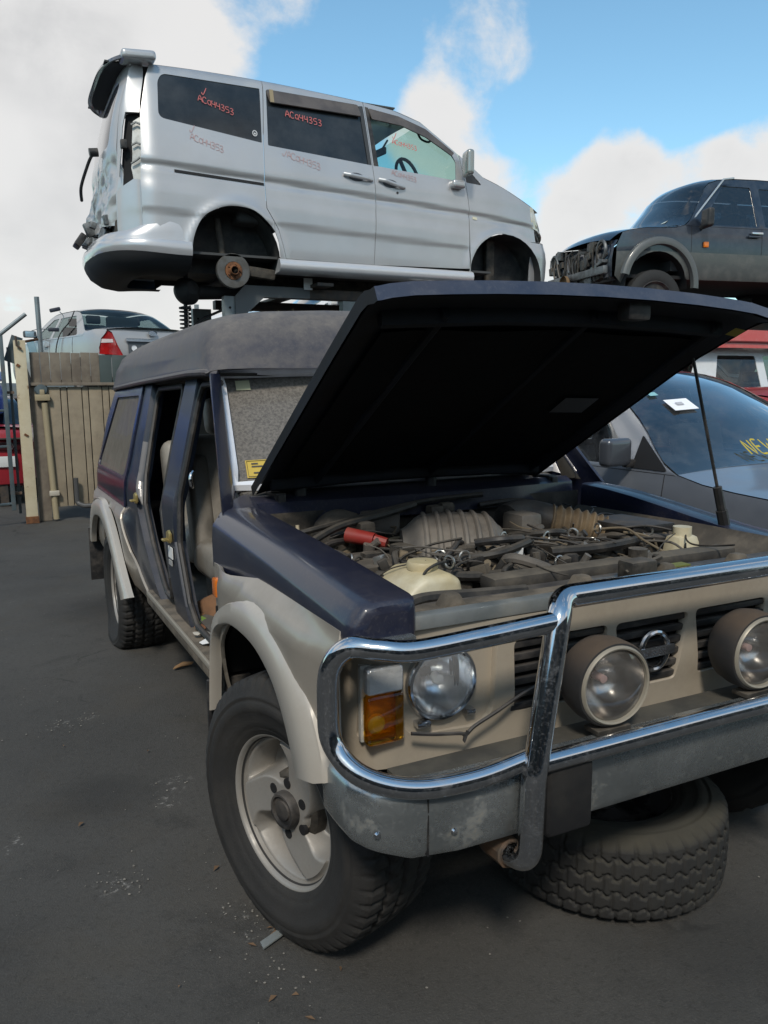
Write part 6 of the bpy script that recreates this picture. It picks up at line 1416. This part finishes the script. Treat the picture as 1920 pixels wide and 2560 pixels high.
# ------------------------------------------------------------------ fence, gate and posts on the left
tan = mat('tan painted boards', (.315, .265, .19), .75, 0, col2=(.265, .22, .158), nscale=3, dust=(.12, .10, .08), damt=.3, dscale=7, bump=.15, bscale=40)
greyw = mat('weathered timber', (.215, .185, .145), .85, 0, col2=(.15, .125, .10), nscale=5, bump=.3, bscale=40)
greenp = mat('dark green sheet', (.060, .085, .085), .6, 0, col2=(.075, .10, .10), nscale=3)
cream = mat('peeling cream paint', (.56, .50, .36), .6, 0, col2=(.50, .43, .29), nscale=6, dust=(.17, .075, .03), damt=.95, dscale=5.5, dlo=.58, dhi=.68, bump=.2)
bgrey = mat('blue grey gate paint', (.10, .135, .15), .55, .2, col2=(.075, .10, .11), nscale=5, dust=(.15, .08, .05), damt=.4, dscale=9, dlo=.5, dhi=.7)
b = B(); b.box((0, 0, 1.04), (.125, .10, 2.08), bev=.006); cp = b.o('rusty_gate_post', cream, None); cp.location = (-1.185, 8.0, 0); tag(cp, 'cream painted steel gate post flaking to rust', 'post')
b = B(); b.box((-.03, -.056, 1.80), (.035, .012, .03), rot=Matrix.Rotation(R(35), 4, 'Y')); b.o('rust_hole', rust, cp)
b = B(); b.box((.0, -.056, 1.02), (.045, .012, .022), rot=Matrix.Rotation(R(35), 4, 'Y')); b.o('rust_hole', rust, cp)
b = B(); b.box((0, 0, .04), (.14, .115, .08)); b.o('rusted_foot', rust, cp)
fen = thing('board_fence', 'tan board fence with weathered grey planks along its top beside the rusty post', 'fence', (-1.1, 8.05, 0))
XF = lambda v: (v[0]+1.1, v[1]-8.05, v[2])
x = -.935; k = 0
while x < 1.3:
    w_b = (.155, .075)[k % 2]+rnd.uniform(-.008, .008)
    b = B(); b.box((x+w_b/2, 8.06+.006*(k % 2), .86), (w_b-.010, .022, 1.40), bev=.003); b.o('board', tan, fen); x += w_b; k += 1
b = B(); b.box((.18, 8.085, .86), (2.3, .008, 1.38)); b.o('board_backing', blackm, fen)
b = B(); b.box((.10, 8.04, 1.592), (2.42, .07, .035), bev=.004); b.o('top_rail', greyw, fen)
x = -1.09; k = 0
while x < -.38:
    w_b = .105+rnd.uniform(-.01, .012); b = B(); b.box((x+w_b/2, 8.07+rnd.uniform(0, .008), 1.775+rnd.uniform(-.006, .01)), (w_b-.006, .020, .35), bev=.002); b.o('plank', greyw, fen); x += w_b
for x0 in (-.37, -.19, -.01, .17, .35, .53, .71, .89, 1.07):
    b = B(); b.box((x0+.0875, 8.08, 1.765), (.172, .018, .33), bev=.003); b.o('green_board', greenp, fen)
for px_, w_b in ((-1.05, .16),):
    b = B(); b.box((-1.035, 8.09, .80), (.14, .06, 1.60), bev=.006); b.o('fence_stud', greyw, fen)
b = B(); b.cyl((-.925, 8.02, .02), (-.965, 8.02, 1.38), .035, seg=14); b.o('hinge_tube', mat('tan tube', (.33, .28, .18), .6), fen)
b = B(); b.box((-.985, 8.0, 1.44), (.16, .05, .07), bev=.006); b.box((-.985, 8.0, 1.50), (.05, .05, .06), bev=.006); b.o('hinge_bracket', mat('tan iron', (.36, .30, .19), .6, .2), fen)
b = B(); b.lathe([(.0001, .03), (.06, .025), (.075, 0), (.06, -.02)], 20, Matrix.Translation((-.99, 8.03, 1.53)) @ Matrix.Rotation(R(90), 4, 'X')); b.o('hinge_cap', bgrey, fen)
b = B(); b.box((-.93, 8.0, .33), (.11, .06, .06), bev=.01); b.o('lower_hinge', mat('pale iron', (.5, .46, .38), .5, .2), fen)
b = B(); b.tube([(-.69, 7.96, .50), (-.69, 7.96, .20), (-.62, 7.9, .17), (-.2, 7.85, .17)], .028, 10, fil=.05); b.o('drop_bolt', mat('grey pipe', (.09, .09, .09), .5, .3), fen)
XF = None
gate = thing('steel_gate', 'blue grey steel gate leaf standing open at the left edge', 'gate', (-1.36, 7.9, 0))
XF = lambda v: (v[0]+1.36, v[1]-7.9, v[2])
b = B(); b.box((-1.372, 7.9, 1.15), (.045, .07, 1.95), bev=.004); b.o('gate_stile', bgrey, gate)
b = B(); b.box((-1.305, 8.0, 1.06), (.030, .04, 1.88), bev=.003); b.o('gate_stile', mat('dark gate steel', (.06, .07, .072), .6, .2), gate)
b = B(); b.tube([(-1.62, 7.88, 1.93), (-1.10, 7.88, 2.36)], .022, 10); b.o('gate_brace', galv, gate)
b = B(); b.box((-1.335, 7.97, 1.50), (.12, .05, .03), bev=.003); b.o('gate_rail', rusty_steel, gate)
b = B(); b.box((-1.335, 7.97, .36), (.12, .05, .03), bev=.003); b.o('gate_rail', rusty_steel, gate)
b = B(); b.box((-1.25, 8.02, 1.98), (.12, .02, .30), rot=Matrix.Rotation(R(20), 4, 'Y')); b.o('gate_gusset', bgrey, gate)
b = B(); b.tube([(-1.22, 7.9, 2.12), (-1.215, 7.92, 2.02), (-1.17, 7.93, 1.98)], .012, 6); b.o('gate_chain', rusty_steel, gate)
b = B(); b.tube([(-1.22, 8.05, 2.05), (-.98, 8.1, 2.10)], .014, 6); b.o('gate_latch_bar', rust, gate)
for z in (.25, .9, 1.3): 
    b = B(); b.tube([(-1.372, 7.9, z), (-1.9, 7.7, z)], .016, 6); b.o('gate_bar', bgrey, gate)
XF = None
pole = thing('fence_pole', 'thin galvanised pole with two black insulators behind the fence', 'pole', (-.93, 8.35, 0))
b = B(); b.cyl((0, 0, 0), (-.02, 0, 2.60), .028, seg=12); b.o('shaft', galv, pole)
for dx, z, tl in ((.17, 2.46, -14), (.14, 2.23, 0)):
    b = B(); b.box((dx, 0, z), (.125, .04, .045), rot=Matrix.Rotation(R(tl), 4, 'Y') , bev=.015); b.o('insulator', mat('dark insulator', (.03, .035, .05), .5), pole)
b = B(); b.tube(cr([(.22, 0, 2.44), (.26, 0, 2.38), (.22, 0, 2.30), (.19, 0, 2.24)], 5), .005, 5); b.o('wire', galv, pole)
b = B(); b.tube([(-.10, 0, 2.21), (-.02, 0, 2.235), (.10, 0, 2.23)], .005, 5); b.o('wire', galv, pole)
for x, y, h, r_, lb in ((1.09, 9.1, 2.66, .032, 'taller thin grey pole behind the blue wagon roof'), (1.21, 9.1, 2.53, .04, 'shorter stout grey pole behind the blue wagon roof')):
    b = B(); b.cyl((0, 0, 0), (0, 0, h), r_, seg=12); o_ = b.o('grey_pole', galv, None); o_.location = (x, y, 0); tag(o_, lb, 'pole')
b = B(); b.tube([(0, 0, 0), (.30, .05, .02)], .012, 6); o_ = b.o('pole_stay', galv, None); o_.location = (1.05, 9.05, 2.50); tag(o_, 'short steel stay bolted across the two grey poles', 'bracket')

# platforms that carry the raised cars at the back
for (x0, x1, y0, y1, h, lb) in ((-1.3, 1.3, 11.4, 16.2, 1.41, 'steel platform under the silver sedan'), (1.0, 5.6, 8.1, 9.95, 1.56, 'steel platform under the white car'), (-5.6, -1.15, 9.45, 11.2, .91, 'steel platform under the bright blue wagon')):
    t = thing('car_platform', lb, 'platform', ((x0+x1)/2, (y0+y1)/2, 0), group='car platforms'); dx, dy = (x1-x0)/2, (y1-y0)/2
    for sx in (-1, 1):
        b = B(); b.box((0, sx*(dy-.2), h-.05), (2*dx, .12, .10)); b.o('deck_beam', dksteel, t, smooth=False)
        b = B(); b.box((sx*(dx-.2), 0, h-.008), (.3, 2*dy, .014)); b.o('deck_plate', dksteel, t, smooth=False)
        for sy in (-1, 1):
            b = B(); b.box((sx*(dx-.3), sy*(dy-.2), (h-.1)/2), (.1, .1, h-.1)); b.o('leg', dksteel, t, smooth=False)

# ------------------------------------------------------------------ loose wheel lying under the front bumper
lw = thing('loose_wheel', 'spare wheel with chunky worn tyre lying flat on the ground under the bumper', 'wheel', (.175, -.12, 0))
RL = .375; mtl = Matrix.Translation((0, 0, .131))
b = B(); b.rings(tyre_mesh(RL, .205, .125, pat_hex, 560), loop=True, close=False); b.v = [mtl @ v for v in b.v]; b.o('tyre', rubber_b, lw, sharp=None)
b = B(); rows = []
for k in range(72):
    a = 2*math.pi*k/72; row = []
    for r_ in (.0, .03, .05, .07, .09, .11, .13, .15, .17, .185, .193, .200, .206, .206, .198):
        h = .03+.02*sm(.05, .0, r_); d = abs((a-R(30)+math.pi/3) % (2*math.pi/3)-math.pi/3)
        h += .035*sm(.07, .14, r_)*sm(R(34), R(22), d)*sm(.19, .17, r_)
        if r_ >= .185: h = .075+.03*sm(.185, .206, r_)
        row.append(mtl @ Vector((r_*math.cos(a), r_*math.sin(a), h)))
    rows.append(row)
b.rings(rows, loop=True, close=False); b.lathe([(.198, .09), (.19, .03), (.19, -.09)], 48, mtl); b.o('wheel_rim', mat('shiny worn rim', (.42, .42, .43), .28, .85, col2=(.10, .10, .105), nscale=7, nlo=.42, nhi=.55), lw, sharp=40)
b = B(); b.lathe([(.0001, .07), (.035, .068), (.04, .05)], 20, mtl); b.o('centre_cap', blackpl, lw)
# ------------------------------------------------------------------ litter on the asphalt
def scrap(nm, x, y, z, pts, m, label, cat, rot=0, group=None):
    b = B(); mt = RZ(rot); n = len(pts)
    b.add([mt @ Vector(p) for p in pts]+[mt @ (Vector(p)+Vector((0, 0, -.004))) for p in pts], [tuple(range(n)), tuple(range(2*n-1, n-1, -1))]+[(i, n+i, n+(i+1) % n, (i+1) % n) for i in range(n)])
    o_ = b.o(nm, m, None, smooth=False); o_.location = (x, y, z); tag(o_, label, cat, group); return o_
scrap('metal_tag', -.922, -.032, .010, [(-.045, -.010, 0), (.035, -.014, .003), (.045, .008, .006), (-.035, .014, .003)], mat('bright foil', (.55, .60, .60), .25, .7), 'small bright foil strip on the asphalt below the front wheel', 'foil', 25)
scrap('dry_leaf', -.675, 2.285, .012, [(-.06, -.01, 0), (-.02, -.022, .012), (.05, -.008, .004), (.065, .004, .010), (.01, .022, .016), (-.04, .012, .004)], mat('tan dry leaf', (.26, .16, .08), .85), 'curled tan leaf on the asphalt beside the sill', 'leaf', 10)
rs_ = random.Random(3)
stone = mat('pale grit', (.23, .215, .19), .9, 0, col2=(.16, .15, .13), nscale=30)
b = B()
def grit(x, y, s):
    pts = [Vector((s*rs_.uniform(.6, 1.2)*math.cos(a), s*rs_.uniform(.6, 1.2)*math.sin(a), 0)) for a in (0, 1.3, 2.5, 3.8, 5.1)]
    b.add([Vector((x, y, .001))+p for p in pts]+[Vector((x, y, s*.9))], [(i, (i+1) % 5, 5) for i in range(5)])
for k in range(300):
    x = rs_.uniform(-2.6, .9); y = rs_.uniform(-.9, 4.5); grit(x, y, rs_.choice((.0015, .002, .003, .004)))
for k in range(90):
    a = rs_.gauss(0, .5); x = -.96+rs_.gauss(0, .05)+.1*a; y = .0+rs_.gauss(0, .22); grit(x, y, rs_.uniform(.002, .0045))
for cx, cy, sp, n in ((-.993, 1.01, .05, 6), (-1.03, .87, .03, 4), (-1.27, .443, .055, 26), (-1.34, 1.79, .05, 16), (-1.216, 1.83, .03, 8)):
    for k in range(n): grit(cx+rs_.gauss(0, sp), cy+rs_.gauss(0, sp), rs_.uniform(.002, .0055))
tag(b.o('grit', stone, None, smooth=False), 'pale grit and glass crumbs scattered over the asphalt', 'grit', kind='stuff')
b = B()
for k in range(26):
    x, y = rs_.uniform(-1.9, -.55), rs_.uniform(-.3, 3.6)
    if k < 11: x, y = -.95+rs_.gauss(0, .06), -.1+rs_.gauss(0, .22)
    q = rs_.uniform(.006, .016); mt = Matrix.Translation((x, y, .005)) @ RZ(rs_.uniform(0, 360))
    b.add([mt @ Vector(p) for p in ((-q, -q*.3, 0), (0, -q*.5, .004), (q, 0, .002), (0, q*.5, .006))], [(0, 1, 2, 3)])
tag(b.o('leaf_crumbs', mat('brown leaf crumb', (.13, .08, .045), .9), None, smooth=False), 'tiny brown leaf crumbs strewn over the asphalt beside the front wheel', 'leaves', kind='stuff')

# ------------------------------------------------------------------ unseen iron shed added behind the camera to darken chrome reflections and low skylight
shed = thing('added_iron_shed', 'unseen dark corrugated iron shed added to darken reflections', 'shed', (-2.0, -8.5, 0))
b = B(); rows = []
for k in range(241):
    x = -12+24*k/240; rows.append([Vector((x, .03*math.sin(k*math.pi/2), z)) for z in (0, 2.2, 4.4)])
b.grid(rows); b.o('wall', mat('dark iron', (.05, .052, .052), .6, .2, col2=(.085, .07, .055), nscale=1.2), shed)
b = B(); b.grid([[Vector((x, y, z)) for x in (-12.2, 12.2)] for y, z in ((.4, 4.35), (-3, 5.3), (-6.4, 4.35))]); b.o('roof', mat('dull roof iron', (.12, .12, .12), .6, .3), shed)
for x in (-6, 0, 6):
    b = B(); b.box((x, .06, 1.7), (2.8, .06, 3.4), bev=.01); b.o('roller_door', mat('dark door', (.03, .035, .04), .5), shed)

ifn = thing('added_iron_fence', 'unseen tall dark iron fence added to darken reflections from the left', 'fence', (-7.5, -1.0, 0))  # out of view, added so the wagon's side paint reflects something dark
b = B(); b.grid([[Vector((.03*math.sin(k*math.pi/2), -7+14*k/140, z)) for z in (0, 1.5, 3.0)] for k in range(141)]); b.o('sheeting', mat('dark iron', (.05, .052, .052)), ifn)
b = B(); b.box((0, 0, 3.02), (.10, 14.1, .06)); b.o('top_rail', dksteel, ifn)

# ------------------------------------------------------------------ weeds, bushes, distant ground
dry = mat('dry weed', (.10, .085, .055), .9, 0, col2=(.06, .07, .035), nscale=6)
leafm = mat('shrub leaf', (.060, .085, .035), .7, 0, col2=(.10, .10, .045), nscale=3)
b = B()
for q in range(10):
    x0 = .72+q*.085+rs_.uniform(-.03, .03); y0 = 4.55+rs_.uniform(-.05, .05); hh = rs_.uniform(2.10, 2.19)
    b.tube(cr([(x0, y0, 0), (x0+.02, y0, hh*.5), (x0+rs_.uniform(-.05, .05), y0, hh)], 6), .004, 5)
    for k in range(28):
        z = hh-rs_.uniform(0, .22); a = rs_.uniform(0, 6.28); L = rs_.uniform(.02, .06); p = Vector((x0+rs_.uniform(-.04, .04), y0+rs_.uniform(-.04, .04), z)); d = Vector((math.cos(a), math.sin(a), rs_.uniform(-.2, .8)))*L; sd = d.cross(Vector((0, 0, 1))).normalized()*L*.25
        b.add([p-sd*.3, p+d*.5+sd, p+d, p+d*.5-sd], [(0, 1, 2, 3)])
tag(b.o('dry_weeds', dry, None, smooth=False), 'dry twiggy weeds standing behind the blue wagon roof', 'weeds', kind='stuff')
def bush(x, y, r_, h, label, n=900, m=None):
    t = thing('shrub', label, 'shrub', (x, y, 0), group='shrubs')
    b = B(); 
    for k in range(7): a = rs_.uniform(0, 6.28); b.tube([(0, 0, 0), (r_*.3*math.cos(a), r_*.3*math.sin(a), h*.5), (r_*.6*math.cos(a), r_*.6*math.sin(a), h*.85)], [.04, .025, .01], 6)
    b.o('trunk', dry, t); b = B()
    for k in range(n):
        u = Vector((rs_.gauss(0, 1), rs_.gauss(0, 1), rs_.gauss(0, 1))).normalized()*rs_.uniform(.55, 1)
        p = Vector((u.x*r_, u.y*r_, h*.55+u.z*h*.45)); p += Vector((mnoise.noise(p*1.3), mnoise.noise(p*1.3+Vector((5, 0, 0))), mnoise.noise(p*1.3+Vector((9, 0, 0)))))*.25*r_
        d = Vector((rs_.uniform(-1, 1), rs_.uniform(-1, 1), rs_.uniform(-.3, 1))).normalized()*rs_.uniform(.06, .16); s = d.orthogonal().normalized()*d.length*.35
        b.add([p-s*.2, p+d*.5+s, p+d, p+d*.5-s], [(0, 1, 2, 3)])
    b.o('crown', m or leafm, t, smooth=False)['kind'] = 'stuff'
bush(11.5, 11.5, 1.8, 3.0, 'olive shrub beyond the red roofed van', 1600)
bush(9.0, 10.5, 1.6, 2.6, 'green shrub left of the red roofed van', 1500)
bush(4.5, 13.5, 1.6, 2.2, 'shrub far behind the white car', 900)
hill = mat('far hill', (.075, .09, .10), .9, 0, col2=(.09, .10, .09), nscale=.02)
b = B(); rows = []
for k in range(121):
    a = 2*math.pi*k/120; h = 5+7*abs(mnoise.noise(Vector((math.cos(a)*2.2, math.sin(a)*2.2, 4))))
    rows.append([Vector((math.cos(a)*r_, math.sin(a)*r_, z)) for r_, z in ((380, -1), (410, h*.7), (450, h), (520, h*.6))])
b.grid(rows); tag(b.o('hills', hill, None), kind='structure')
